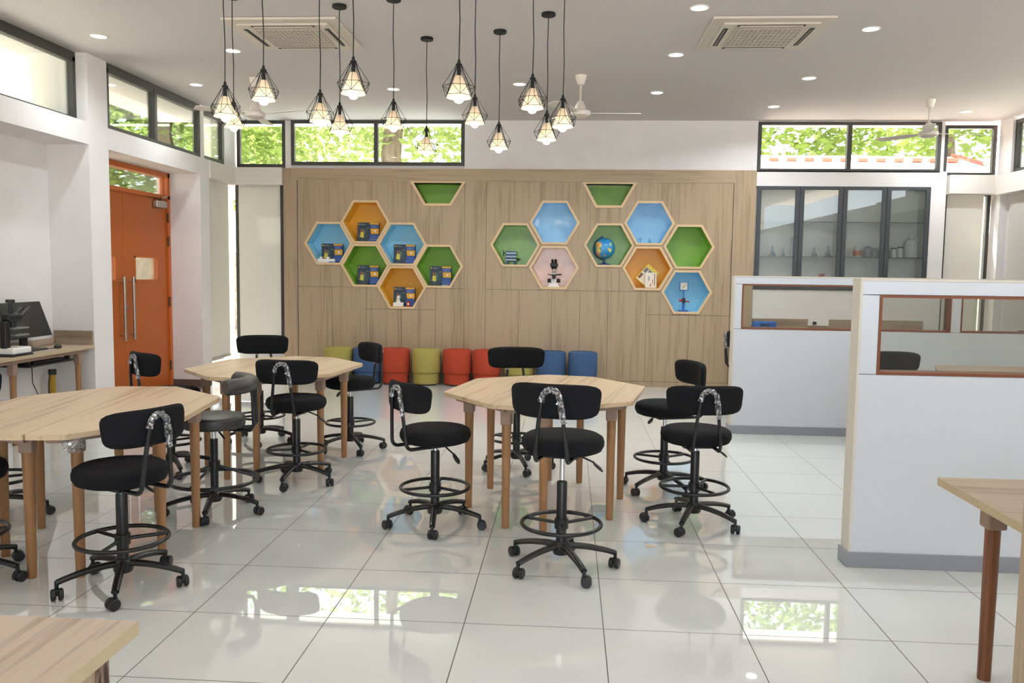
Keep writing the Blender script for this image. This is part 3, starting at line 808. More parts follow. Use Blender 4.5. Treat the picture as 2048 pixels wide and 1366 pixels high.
# ------------------------------------------------------------------ downlights
DL = [(-4.157, 7.244, 'beside the near clerestory window over the column'), (-3.154, 7.74, 'behind the cords of the first pendants'), (-4.147, 9.135, 'above the orange door window'),
      (-1.991, 9.375, 'over the wide clerestory window behind a pendant cord'), (-.569, 9.14, 'beside the middle ceiling fan'), (.941, 9.572, 'farthest in the row leading to the air unit by the cubicles'),
      (.946, 7.948, 'middle of the row leading to the air unit by the cubicles'), (.949, 6.58, 'nearest, touching the frame top beside the air unit by the cubicles'), (2.411, 8.892, 'middle of the row past the air unit by the cubicles'),
      (2.419, 7.16, 'near one in the row past the air unit by the cubicles'), (2.406, 10.357, 'farthest one over the cabinet window'), (4.775, 10.663, 'in the far corner behind the last ceiling fan')]
d0 = None
for x, y, lab in DL:
    if d0 is None:
        d0 = thing('downlight', 'x', 'ceiling light')
        bm = B(); lathe(bm, [(.062, 0), (.075, 0), (.076, -.004), (.064, -.007), (.062, -.004)], 32); obj('trim_ring', bm, 'white', d0, True)
        bm = B(); lathe(bm, [(0, -.003), (.063, -.003)], 32); obj('diffuser', bm, 'lamp', d0); t = d0
    else: t = copy_tree(d0)
    t.location = (x, y, ZC); t['label'] = 'round recessed ceiling light '+lab; t['group'] = 'recessed downlights'
    l = bpy.data.lights.new('downlight_lamp', 'AREA'); l.shape = 'DISK'; l.size = .12; l.spread = radians(150); l.energy = 9 if x < -4 else 18; l.color = (.93, .97, 1.0)
    lo = bpy.data.objects.new('downlight_lamp', l); COL.objects.link(lo); lo.location = (x, y, ZC-.01)

for x in (-2.0, .946, 2.41):                  # added lamps without fixtures, in line with the rows, to brighten the floor
    for y in (4.9, 3.3, 1.6):
        l = bpy.data.lights.new('downlight_lamp', 'AREA'); l.shape = 'DISK'; l.size = .12; l.spread = radians(130); l.energy = 5; l.color = (.93, .97, 1.0)
        lo = bpy.data.objects.new('downlight_lamp', l); COL.objects.link(lo); lo.location = (x, y, ZC-.01)

# ------------------------------------------------------------------ air-conditioning cassettes
def ac(x0, x1, y0, y1, lab):
    t = thing('air_conditioner', lab, 'air conditioner', ((x0+x1)/2, (y0+y1)/2, ZC-.002), 0, 'ceiling cassette air units')
    h = (x1-x0)/2; k = (y1-y0)/2
    bm = B(); box(bm, -h, h, -k, k, -.022, 0, .006); box(bm, -h*.8, h*.8, -k*.8, k*.8, -.04, -.02, .01); obj('face_panel', bm, 'ac', t)
    bm = B(); box(bm, -h*.56, h*.56, -k*.56, k*.56, -.046, -.038)
    gr = obj('intake_grille', bm, 'grille', t)
    bm = B()
    for i in range(15):
        u = -h*.56+h*1.12*i/14; box(bm, u-.003, u+.003, -k*.56, k*.56, -.05, -.045)
        v = -k*.56+k*1.12*i/14; box(bm, -h*.56, h*.56, v-.003, v+.003, -.05, -.045)
    obj('grille_bars', bm, 'ac', gr)
    for (a, b, c, d) in ((-h*.56, h*.56, -k*.76, -k*.68), (-h*.56, h*.56, k*.68, k*.76), (-h*.76, -h*.68, -k*.56, k*.56), (h*.68, h*.76, -k*.56, k*.56)):
        bm = B(); box(bm, a, b, c, d, -.0425, -.039); s = obj('air_slot', bm, 'slot', t)
        bm = B(); m_ = .012
        if b-a > d-c: box(bm, a+.02, b-.02, c+m_, d-m_-.012, -.05, -.042, .002)
        else: box(bm, a+m_, b-m_-.012, c+.02, d-.02, -.05, -.042, .002)
        obj('louvre', bm, 'ac', s)
    return t


ac(-2.845, -1.895, 6.72, 7.64, 'square cassette air unit in the ceiling behind the pendant cords')
ac(1.09, 2.04, 6.78, 7.70, 'square cassette air unit in the ceiling above the white partitions')

# ------------------------------------------------------------------ ceiling fans
def fan(x, y, a0, lab, drop=.37):
    t = thing('ceiling_fan', lab, 'ceiling fan', (x, y, ZC), radians(a0), 'white three-blade ceiling fans')
    bm = B(); lathe(bm, [(0, 0), (.06, 0), (.058, -.02), (.035, -.09), (.016, -.1), (0, -.1)], 24); obj('mount_cup', bm, 'white_fan', t, True)
    bm = B(); cyl(bm, (0, 0, -.09), (0, 0, -drop+.08), .011); obj('down_rod', bm, 'white_fan', t, True)
    bm = B(); lathe(bm, [(0, -drop-.06), (.05, -drop-.058), (.1, -drop-.035), (.108, -drop-.01), (.1, -drop+.01), (.06, -drop+.03), (.05, -drop+.07), (.03, -drop+.11), (0, -drop+.115)], 32); obj('motor', bm, 'white_fan', t, True)
    for k in range(3):
        bm = B(); n_ = 12; V = []
        for i in range(n_+1):
            r = .1+.52*i/n_; hw = .028 if i < 2 else (.05+.02*i/n_); hw *= 1 if i < n_ else .7
            tw = .16
            V.append([bm.verts.new((r, s*hw, -drop-.012+s*hw*tw+z)) for s, z in ((-1, 0), (1, 0), (1, .006), (-1, .006))])
        for a, b in zip(V, V[1:]):
            for j in range(4): bm.faces.new((a[j], a[(j+1) % 4], b[(j+1) % 4], b[j]))
        bm.faces.new(V[0]); bm.faces.new(V[-1][::-1])
        b = obj('blade', bm, 'white_fan', t); b.rotation_euler = (0, 0, 2*pi*k/3)
    return t


fan(-3.37, 8.84, -22, 'white ceiling fan by the door corner, behind the pendants')
fan(.085, 8.76, 2, 'white ceiling fan in the middle above the oak wall')
fan(4.06, 9.96, 8, 'white ceiling fan over the glass cabinet corner')

# ------------------------------------------------------------------ glass cabinet in the end wall
c = thing('display_cabinet', 'built-in cabinet with four dark-framed glass doors', 'cabinet', (0, 0, 0))
CX0, CX1, CZ0, CZ1 = 2.455, 4.675, 1.345, 2.70
bm = B(); th = .02
box(bm, CX0, CX1, 11.62, 11.64, CZ0, CZ1); box(bm, CX0, CX1, 11.33, 11.62, CZ0, CZ0+th); box(bm, CX0, CX1, 11.33, 11.62, CZ1-th, CZ1)
for x in (CX0, 3.565-.01, CX1-th): box(bm, x, x+th, 11.33, 11.62, CZ0, CZ1)
obj('carcass', bm, 'white', c)
dwid = (CX1-CX0)/4
for k in range(4):
    a, b = CX0+k*dwid+.003, CX0+(k+1)*dwid-.003; w_ = .055
    bm = B()
    for q in ((a, a+w_, CZ0, CZ1), (b-w_, b, CZ0, CZ1), (a+w_, b-w_, CZ0, CZ0+.045), (a+w_, b-w_, CZ1-.045, CZ1)): box(bm, q[0], q[1], 11.285, 11.31, q[2], q[3], .002)
    d = obj('cabinet_door', bm, 'cab_frame', c)
    bm = B(); box(bm, a+w_, b-w_, 11.295, 11.299, CZ0+.045, CZ1-.045); obj('door_glass', bm, 'cab_glass', d)
for z, lo_ in ((2.235, 0), (1.775, 0)):
    for a, b in ((CX0+th, 3.555), (3.575, CX1-th)):
        bm = B(); box(bm, a, b, 11.345, 11.6, z, z+.009); obj('glass_shelf', bm, 'shelf_glass', c)


def bottle(label, x, y, z, r, h, bodymat, neck=.45, capm='white', lab=None, kind='bottle'):
    t = thing('bottle', label, 'bottle', (x, y, z), 0, 'bottles in the glass cabinet')
    bm = B(); lathe(bm, [(0, 0), (r*.94, 0), (r, r*.08), (r, h*.66), (r*.85, h*.76), (r*neck, h*.84), (r*neck, h*.88), (0, h*.88)], 24); obj('body', bm, bodymat, t, True)
    bm = B(); lathe(bm, [(0, h*.87), (r*neck*1.15, h*.87), (r*neck*1.15, h), (0, h)], 20); obj('cap', bm, capm, t, True)
    if lab:
        bm = B(); lathe(bm, [(r*1.012, h*.12), (r*1.012, h*.55)], 24); obj('label_band', bm, lab, t, True)
    return t


SZ = 1.784
bottle('white bottle with a wide orange label', 3.83, 11.45, SZ, .052, .165, 'white', lab='or_lab')
bottle('pale grey bottle next to the orange-labelled one', 3.98, 11.5, SZ, .055, .17, 'grey_sk')
bottle('pale grey squat bottle third on the same shelf', 4.08, 11.5, SZ, .06, .14, 'grey_sk')
bottle('small white bottle with a dark cap nearest the cabinet post', 4.30, 11.45, SZ, .036, .13, 'white', .8, 'cork_lab')
bottle('small white bottle with a dark cap beside the big jug', 4.385, 11.45, SZ, .038, .145, 'white', .8, 'cork_lab')
t = thing('plastic_jug', 'large white plastic jug with a moulded handle', 'jug', (4.53, 11.47, SZ), 0)
bm = B(); lathe(bm, [(0, 0), (.078, 0), (.082, .01), (.082, .19), (.06, .235), (.024, .245), (.024, .262), (0, .262)], 28); obj('body', bm, 'white', t, True)
bm = B(); lathe(bm, [(0, .26), (.028, .26), (.028, .285), (0, .285)], 20); obj('cap', bm, 'white', t, True)
bm = B(); tube(bm, [(.02, 0, .25), (.06, 0, .27), (.076, 0, .25), (.08, 0, .2)], .012, 10); obj('handle', bm, 'white', t, True)


def flask(label, x, y, z, s, group='glassware in the cabinet and niches'):
    t = thing('glass_flask', label, 'flask', (x, y, z), 0, group)
    bm = B(); lathe(bm, [(0, 0), (.045*s, 0), (.048*s, .006*s), (.016*s, .075*s), (.014*s, .11*s), (.018*s, .115*s)], 24); obj('body', bm, 'clear', t, True)
    return t


flask('clear conical flask on the lower shelf behind the first cabinet door', 2.72, 11.47, SZ, 1.2)
flask('clear conical flask beside the first one in the cabinet', 2.87, 11.5, SZ, .9)
flask('clear flask on the lower shelf behind the second cabinet door', 3.27, 11.47, SZ, 1.1)
flask('clear flask close to the cabinet middle post', 3.46, 11.5, SZ, 1.3)
t = thing('glass_cylinder', 'tall clear measuring cylinder behind the first cabinet door', 'measuring cylinder', (2.98, 11.5, SZ), 0)
bm = B(); lathe(bm, [(0, 0), (.035, 0), (.035, .008), (.017, .012), (.017, .26), (.021, .265)], 20); obj('body', bm, 'clear', t, True)
t = thing('spray_bottle', 'white spray bottle with a red trigger on the cabinet floor', 'spray bottle', (3.39, 11.45, CZ0+.02), 0)
bm = B(); lathe(bm, [(0, 0), (.04, 0), (.042, .01), (.042, .11), (.014, .14), (.014, .16), (0, .16)], 20); obj('body', bm, 'white', t, True)
bm = B(); box(bm, -.05, .025, -.012, .012, .16, .195, .004); tube(bm, [(-.02, 0, .165), (-.035, 0, .14), (-.03, 0, .12)], .006, 8); obj('trigger', bm, 'red', t)
bottle('small dark bottle on the cabinet floor behind the third door', 3.70, 11.45, CZ0+.02, .034, .14, 'navy', .6, 'black_pl')
bottle('second small dark bottle on the cabinet floor behind the third door', 3.79, 11.46, CZ0+.02, .034, .13, 'navy', .6, 'black_pl')
bottle('small dark bottle on the cabinet floor behind the first door', 2.6, 11.45, CZ0+.02, .045, .13, 'black_pl', .6, 'black_pl')

# counter under the cabinet
t = thing('wall_counter', 'wood-topped counter with a low wooden upstand under the glass cabinet', 'counter', (0, 0, 0))
bm = B(); box(bm, 2.3, 4.66, 10.7, 11.28, .80, .835, .003); obj('worktop', bm, 'table_x', t)
bm = B(); box(bm, 2.45, 4.66, 11.278, 11.298, .835, .955); obj('upstand', bm, 'table_x', t)
for x in (2.4, 3.45, 4.55):
    bm = B(); box(bm, x-.03, x+.03, 10.78, 11.22, 0, .80); obj('support', bm, 'socket', t)
t = thing('tool_case', 'small blue carrying case on the counter', 'case', (2.53, 10.95, .835), 0)
bm = B(); box(bm, -.145, .145, -.06, .06, 0, .1, .012); obj('body', bm, 'stand_blue', t); bm = B(); box(bm, -.06, .06, -.066, -.06, .045, .065, .002); obj('grip', bm, 'black_pl', t)
t = thing('socket_plate', 'white electrical socket plate with a black plug above the counter', 'socket', (3.31, 11.276, .92), 0)
bm = B(); box(bm, -.135, .135, -.01, 0, -.05, .055, .003); obj('plate', bm, 'white', t); bm = B(); box(bm, -.075, -.03, -.035, -.01, -.035, .005, .004); obj('plug', bm, 'black_pl', t)

# ------------------------------------------------------------------ white partitions
def partition(label, x0, x1, y0, y1, z1, ops):
    t = thing('office_partition', label, 'partition', (0, 0, 0), 0, 'white cubicle partitions')
    g = .0015; zb, zt = ops[0][2], ops[0][3]; bm = B(); bev = .002
    box(bm, x0+.012, x1, y0, y1, .08, zb-g, bev); box(bm, x0+.012, x1, y0, y1, zt+g, z1-.012, bev)
    xs = [x0+.012]+[v for o in ops for v in (o[0], o[1])]+[x1]
    for a, b in zip(xs[::2], xs[1::2]): box(bm, a, b, y0, y1, zb+g, zt-g, bev)
    obj('panel', bm, 'part', t)
    bm = B(); box(bm, x0, x1, y0-.002, y1+.002, z1-.012, z1); box(bm, x0, x0+.012, y0-.002, y1+.002, .08, z1-.012); obj('edge_strip', bm, 'part_edge', t)
    bm = B(); box(bm, x0-.012, x1, y0-.012, y1+.012, 0, .082, .002); obj('skirting', bm, 'grey_sk', t)
    for (a, b, c, d) in ops:
        bm = B(); w_ = .014
        for q in ((a, a+w_, c, d), (b-w_, b, c, d), (a+w_, b-w_, c, c+w_), (a+w_, b-w_, d-w_, d)): box(bm, q[0], q[1], y0-.003, y1+.003, q[2], q[3])
        f = obj('opening_frame', bm, 'brown_fr', t)
        bm = B(); box(bm, a+w_, b-w_, (y0+y1)/2-.003, (y0+y1)/2+.003, c+w_, d-w_); obj('glass_panel', bm, 'part_glass', f)
    return t


partition('far white partition panel with two long glazed slots, beside the oak wall', 1.575, 5.45, 8.08, 8.2, 1.522, [(1.652, 3.592, 1.015, 1.443), (3.68, 5.2, 1.015, 1.443)])
partition('front white partition panel with a brown-framed window, nearest the camera', 1.497, 4.2, 4.40, 4.515, 1.520, [(1.597, 3.9, 1.025, 1.437)])

# cubicle table behind the front partition
t = thing('cubicle_table', 'wooden table standing between the two white partitions', 'table', (0, 0, 0))
bm = B(); prism(bm, [(3.02, 6.98), (3.16, 6.75), (4.9, 6.75), (4.9, 7.5), (3.22, 7.5)], .735, .765); obj('tabletop', bm, 'table_x', t)
for x, y in ((3.3, 6.9), (4.75, 6.9), (3.35, 7.38), (4.75, 7.38)):
    bm = B(); lathe(bm, [(0, 0), (.022, 0), (.029, .735), (0, .735)], 16); obj('leg', bm, 'leg', t, True, (x, y, 0))

# ------------------------------------------------------------------ wall desk on the door side
DKX0, DKX1, DKY0, DKY1 = -5.015, -4.60, 5.42, 7.785
t = thing('wall_desk', 'long wooden desk built into the white wall niche', 'desk', (0, 0, 0))
bm = B(); box(bm, DKX0, DKX1, DKY0, DKY1, .735, .765); obj('desktop', bm, 'cab_y', t)
bm = B(); box(bm, DKX1, DKX1+.002, DKY0, DKY1, .735, .765); obj('edge_band', bm, 'edge', t)
bm = B(); box(bm, DKX0, DKX0+.02, DKY0, DKY1, .765, .83); obj('upstand', bm, 'cab_y', t)
bm = B(); box(bm, DKX0+.02, DKX1-.01, DKY1-.02, DKY1, .765, .905); obj('end_upstand', bm, 'table_x', t)
bm = B(); box(bm, DKX1-.06, DKX1-.04, DKY0, DKY1-.06, .70, .735); obj('apron', bm, 'socket', t)
for y in (5.6, 6.68, 7.62):
    for x in (DKX1-.07, DKX0+.07):
        if x < -4.8 and y > 7.5: continue
        bm = B(); lathe(bm, [(0, 0), (.021, 0), (.027, .63), (0, .63)], 16); lg = obj('leg', bm, 'leg', t, True, (x, y, 0))
        bm = B(); box(bm, -.03, .03, -.03, .03, .6, .70, .008); obj('leg_socket', bm, 'socket', lg)
bm = B(); box(bm, -4.96, -4.63, 6.85, 7.5, .645, .662, .003); box(bm, -4.95, -4.66, 6.95, 7.42, .662, .682, .004); tr = obj('keyboard_tray', bm, 'black_pl', t)
for y in (7.45, 6.87):
    bm = B(); box(bm, -4.70, -4.66, y, y+.03, .66, .735); obj('tray_bracket', bm, 'black_pl', tr)

t = thing('monitor', 'black computer monitor tilted back on the wall desk', 'monitor', (-4.86, 7.17, .765), 0)
bm = B(); box(bm, -.11, .11, -.13, .13, 0, .014, .004); box(bm, -.055, -.025, -.04, .04, .01, .24, .004); obj('stand', bm, 'black_pl', t)
bm = B(); box(bm, -.012, .012, -.29, .29, -.165, .165, .004); s = obj('housing', bm, 'black_pl', t, False, (-.02, 0, .275)); s.rotation_euler = (0, radians(-20), 0)
bm = B(); box(bm, .012, .0135, -.275, .275, -.145, .152); obj('screen', bm, 'screen', s)
t = thing('computer_mouse', 'black computer mouse at the end of the wall desk', 'mouse', (-4.75, 7.44, .765), .3)
bm = B(); ball(bm, (0, 0, .012), .032, 20, .75)
for v in bm.verts: v.co.y *= 1.75; v.co.z = max(v.co.z, 0)
obj('body', bm, 'black_pl', t, True); bm = B(); cyl(bm, (-.003, .03, .033), (.003, .03, .033), .006); obj('wheel', bm, 'grey', t, True)
bm = B(); tube(bm, [(0, -.05, .005), (-.05, -.1, .004), (-.08, -.06, .004), (-.12, .0, .004)], .003, 6); obj('cable', bm, 'black_pl', t)

t = thing('microscope', 'binocular microscope with a white base at the frame edge of the wall desk', 'microscope', (-4.69, 6.73, .765), 0)
bm = B(); box(bm, -.09, .09, -.13, .13, 0, .018, .004); obj('foot', bm, 'black_pl', t); bm = B(); box(bm, -.085, .085, -.12, .12, .018, .075, .015); obj('base', bm, 'white', t)
bm = B(); box(bm, -.03, .03, -.13, -.07, .07, .30, .01); obj('arm', bm, 'black_pl', t)
bm = B(); box(bm, -.08, .08, -.07, .1, .17, .185, .003); box(bm, -.08, .06, -.08, .13, .225, .24, .003); obj('stage', bm, 'grey', t)
bm = B(); box(bm, -.045, .045, -.1, .08, .29, .36, .02); cyl(bm, (0, .0, .24), (0, .0, .3), .03); obj('head', bm, 'black_pl', t)
for sx in (-.03, .03):
    bm = B(); cyl(bm, (sx, .06, .33), (sx, .17, .40), .018); obj('eyepiece', bm, 'black_pl', t, True)
bm = B(); cyl(bm, (0, -.02, .35), (0, -.02, .46), .018); lathe(bm, [(0, .45), (.036, .45), (.036, .475), (0, .475)], 20, 0, -.02); obj('camera_tube', bm, 'black_pl', t, True)
bm = B(); lathe(bm, [(0, .475), (.028, .475), (.028, .479), (0, .479)], 20, 0, -.02); obj('tube_cap', bm, 'edge', t, True)
t = thing('floor_tube', 'black-capped yellow foil tube standing under the wall desk', 'tube', (-4.93, 7.62, 0), 0)
bm = B(); cyl(bm, (0, 0, 0), (0, 0, .50), .028); obj('body', bm, 'gold', t, True); bm = B(); lathe(bm, [(0, .49), (.036, .49), (.036, .54), (0, .54)], 20); obj('cap', bm, 'black_pl', t, True)
bm = B(); tube(bm, [(0, -.036, .52), (0, -.06, .4), (0, -.055, .2), (0, -.03, .012)], .006, 8); obj('cord', bm, 'black_pl', t)
bm = B(); tube(bm, [(-4.68, 6.95, .645), (-4.70, 6.98, .5), (-4.72, 7.1, .35), (-4.74, 7.06, .2), (-4.76, 7.05, .008)], .004, 8)
tag(obj('cable', bm, 'black_pl'), 'thin black cable hanging from the keyboard tray', 'cable')
bm = B(); tube(bm, [(-4.98, 6.42, .7), (-4.9, 6.50, .5), (-4.86, 6.56, .4), (-4.9, 6.5, .25), (-4.84, 6.62, .008)], .006, 8)
tag(obj('cable', bm, 'black_pl'), 'thick black cable looping down under the microscope', 'cable')

# ------------------------------------------------------------------ foreground furniture
t = thing('storage_cabinet', 'wood-laminate cabinet in the near corner beside the foreground stool', 'cabinet', (0, 0, 0))
bm = B(); box(bm, -2.3, -.918, .55, 1.69, .735, .765, .001); obj('cabinet_top', bm, 'cab_y', t)
bm = B(); box(bm, -.918, -.9165, .55, 1.69, .735, .765); obj('edge_band', bm, 'edge', t)
bm = B(); box(bm, -2.25, -.965, .6, 1.655, .03, .735); obj('body', bm, 'cab_z', t)
bm = B(); box(bm, -.965, -.9635, 1.60, 1.65, .03, .735); obj('worn_strip', bm, 'worn', t)['label'] = 'dark torn laminate strip'
bm = B(); box(bm, -2.2, -1.0, .65, 1.62, 0, .03); obj('plinth', bm, 'black_pl', t)
t = thing('side_table', 'wooden table on a dark red-brown leg in front of the partition', 'table', (0, 0, 0))
bm = B(); box(bm, 1.43, 2.7, 2.45, 3.25, .735, .765); obj('tabletop', bm, 'table_x', t)
bm = B(); box(bm, 1.4285, 1.43, 2.45, 3.25, .735, .765); obj('edge_band', bm, 'edge', t)
for x, y in ((1.615, 3.19), (2.55, 3.19), (2.55, 2.55)):
    bm = B(); lathe(bm, [(0, 0), (.024, 0), (.028, .62), (0, .62)], 20); lg = obj('leg', bm, 'leg_d', t, True, (x, y, 0))
    bm = B(); box(bm, -.036, .036, -.036, .036, .59, .735, .008); obj('leg_socket', bm, 'socket', lg)
t = thing('tall_cupboard', 'tall wood-laminate cupboard side cut by the frame edge in front of the side table', 'cupboard', (0, 0, 0))
bm = B(); box(bm, 1.262, 2.1, 1.75, 2.34, .03, 1.3); obj('body', bm, 'cab_z', t); bm = B(); box(bm, 1.255, 2.11, 1.745, 2.345, 1.3, 1.33); obj('cupboard_top', bm, 'cab_y', t)
bm = B(); box(bm, 1.30, 2.06, 1.8, 2.3, 0, .03); obj('plinth', bm, 'black_pl', t)
bm = B(); box(bm, -.028, .028, -.018, .018, 0, .001)
s = tag(obj('paper_scrap', bm, 'sticker', None, False, (.487, 4.62, 0.0005)), 'small beige paper scrap stuck on the floor tiles', 'paper'); s.rotation_euler = (0, 0, -.15)

# ------------------------------------------------------------------ things in the niches
NZ = lambda z: z-RIN*.8660+.001
KIT = [(0, 'the blue niche behind the white block model'), (1, 'the upper orange niche'), (2, 'the blue niche in the middle of the cluster'), (3, 'the green niche below the upper orange one'), (4, 'the lowest orange niche'), (5, 'the green niche at the end of the cluster')]
k0 = None
for i, where in KIT:
    if k0 is None:
        k0 = thing('kit_box', 'x', 'box')
        bm = B(); box(bm, -.15, .15, -.022, .022, 0, .262, .003); obj('carton', bm, 'kit_navy', k0)
        bm = B(); y = -.0232
        def quad(pts, mi, dy=0):
            bm.faces.new([bm.verts.new((x, y-dy, z)) for x, z in pts]).material_index = mi
        quad([(-.148, .002), (.148, .002), (.148, .26), (-.148, .26)], 0)
        quad([(-.145, .004), (.02, .004), (.02, .19), (-.145, .19)], 1, .0004)
        quad([(.02, .235), (.148, .235), (.148, .258), (.02, .258)], 2, .0004)
        quad([(.025, .185), (.142, .185), (.142, .232), (.025, .232)], 3, .0004)
        quad([(.04, .105), (.146, .105), (.146, .178), (.03, .178)], 2, .0004)
        quad([(.0, .004), (.146, .004), (.146, .098), (.03, .098)], 3, .0004)
        quad([(.036*cos(a)*.5+.095, .036*sin(a)*.5+.142) for a in [2*pi*k/12 for k in range(12)]], 4, .0008)
        quad([(-.128+.011*cos(a), .236+.011*sin(a)) for a in [2*pi*k/10 for k in range(10)]], 2, .0008)
        for (a, b, q) in ((-.11, -.05, .238), (-.11, -.03, .230), (.04, .12, .219), (.04, .105, .205), (.04, .125, .193), (.03, .13, .03), (.07, .09, .055)):
            quad([(a, q-.0022), (b, q-.0022), (b, q+.0022), (a, q+.0022)], 5, .0008)
        quad([(-.09+.022*cos(a), .155+.026*sin(a)) for a in [2*pi*k/12 for k in range(12)]], 6, .0008)
        quad([(-.115, .06), (-.06, .05), (-.065, .13), (-.105, .135)], 7, .0007)
        cv = obj('cover_print', bm, ['kit_navy', 'kit_dark', 'kit_yel', 'kit_blue', 'paper', 'grey_sk', 'skin', 'yellow_cover'], k0); t = k0
    else: t = copy_tree(k0)
    x, z = HEX[i][:2]
    t.location = (x+.004, 11.44, NZ(z)); t.rotation_euler = (radians(-5), 0, 0)
    t['label'] = 'blue and yellow kit box standing in '+where; t['group'] = 'science kit boxes in the niches'


def nat(i, dx=0, y=11.38): return (HEX[i][0]+dx, y, NZ(HEX[i][1]))


t = thing('block_model', 'white studded block model lying in the blue niche', 'model', nat(0, -.03, 11.34), 0)
bm = B(); box(bm, -.14, .10, -.025, .025, 0, .05, .004); obj('body', bm, 'white', t)
for x in (-.095, .005):
    bm = B(); box(bm, x-.018, x+.018, -.018, .018, .05, .078, .003); obj('stud', bm, 'white', t)
bm = B(); box(bm, .02, .095, -.027, -.025, .004, .015); obj('print_strip', bm, 'stand_blue', t)
t = thing('flask_model', 'white stepped flask model in the lowest orange niche', 'model', nat(4, -.06, 11.35), 0)
bm = B(); box(bm, -.07, .07, -.03, .03, 0, .055, .004); obj('base', bm, 'white', t)
bm = B(); lathe(bm, [(0, .055), (.03, .055), (.026, .08), (.013, .09), (.013, .1), (.024, .115), (.022, .14), (.01, .15), (0, .15)], 20); obj('figure', bm, 'white', t, True)
t = thing('small_card', 'small red and white card in the lowest orange niche', 'card', nat(4, .075, 11.36), 0)
bm = B(); box(bm, -.024, .024, -.004, .004, 0, .07); obj('card', bm, 'red', t); bm = B(); box(bm, -.012, .012, -.0055, -.004, .02, .048); obj('white_patch', bm, 'paper', t)
t = thing('paper_fold', 'small folded white paper in the end green niche', 'paper', nat(5, .08, 11.35), .2)
bm = B(); prism(bm, [(-.045, -.01), (.045, -.015), (.03, .015), (-.03, .012)], 0, .006); v = bm.verts; obj('sheet', bm, 'paper', t)
# engine model
t = thing('engine_model', 'silver and blue cylinder engine model in a green niche', 'model', nat(6, -.06, 11.40), 0)
bm = B()
for k, z in enumerate((.06, .105, .15)):
    cyl(bm, (-.07, 0, z), (.07, 0, z), .023, seg=20)
obj('cylinders', bm, 'silver', t, True)
bm = B()
for z in (.082, .127, .172): box(bm, -.078, .078, -.022, .022, z-.005, z+.005, .002)
for x in (-.05, .05): box(bm, x-.014, x+.014, -.03, .03, 0, .04, .003)
obj('frame', bm, 'navy', t)
bm = B(); cyl(bm, (-.105, 0, .15), (-.07, 0, .15), .006); cyl(bm, (-.105, 0, .11), (-.105, 0, .19), .006); obj('crank', bm, 'black_pl', t, True)
bm = B(); cyl(bm, (.07, 0, .075), (.125, 0, .075), .008); cyl(bm, (.07, 0, .055), (.11, 0, .055), .006); obj('shaft', bm, 'black_pl', t, True)
# microscope in the niche
t = thing('microscope', 'small black and white microscope in the glossy pale orange niche', 'microscope', nat(8, .0, 11.42), 0)
bm = B(); prism(bm, [(-.078, -.09), (.078, -.09), (.045, .05), (-.045, .05)], 0, .022); prism(bm, [(-.062, -.075), (.062, -.075), (.04, .05), (-.04, .05)], .022, .05); obj('base', bm, 'white', t)
bm = B(); box(bm, -.038, .038, 0, .05, .05, .12, .006); box(bm, -.024, .024, .02, .06, .1, .3, .006); obj('arm', bm, 'white', t)
for s in (-1, 1):
    bm = B(); cyl(bm, (s*.04, .025, .085), (s*.088, .025, .085), .026); obj('focus_knob', bm, 'black_pl', t, True)
bm = B(); box(bm, -.05, .05, -.06, .03, .155, .168, .003); box(bm, -.024, .024, -.045, .015, .11, .155, .004); cyl(bm, (.04, -.01, .165), (.105, -.01, .17), .009); cyl(bm, (-.05, -.01, .165), (-.085, -.01, .17), .005); obj('stage', bm, 'black_pl', t)
bm = B(); cyl(bm, (0, -.02, .255), (0, -.025, .19), .018, .012); cyl(bm, (.012, -.015, .255), (.028, -.02, .21), .012, .009); obj('objective', bm, 'steel', t, True)
bm = B(); lathe(bm, [(0, .245), (.036, .245), (.04, .262), (.03, .275), (0, .275)], 20, 0, -.01); box(bm, -.052, .052, -.05, .03, .27, .325, .012); obj('head', bm, 'black_pl', t)
for s in (-1, 1):
    bm = B(); cyl(bm, (s*.022, -.02, .31), (s*.022, -.075, .365), .017); obj('eyepiece', bm, 'black_pl', t, True)
# globe
t = thing('globe', 'blue desk globe on a stand in the glossy green niche', 'globe', nat(9, -.05, 11.42), 0)
bm = B(); lathe(bm, [(0, 0), (.085, 0), (.085, .008), (.03, .02), (.016, .035), (.013, .075), (0, .075)], 28); obj('stand', bm, 'navy', t, True)
bm = B(); ball(bm, (0, 0, 0), .142, 40); s = obj('sphere', bm, 'globe', t, True, (0, 0, .222)); s.rotation_euler = (.3, .35, 1.2)
bm = B(); al = radians(16)
tube(bm, [(-.152*sin(a), 0, .222-.152*cos(a)) for a in [radians(10*k) for k in range(0, 18)]], .006, 8); cyl(bm, (-.03, 0, .365), (-.045, 0, .385), .012); obj('meridian_arm', bm, 'navy', t, True)
# glassware in the upper blue niche
flask('tiny clear flask in the upper blue niche', nat(10, .02, 11.42)[0], 11.42, NZ(HEX[10][1]), .62)
t = thing('glass_funnel', 'tiny clear glass funnel in the upper blue niche', 'funnel', nat(10, -.10, 11.42), 0)
bm = B(); lathe(bm, [(.006, 0), (.007, .03), (.024, .07)], 16); obj('body', bm, 'clear', t, True)
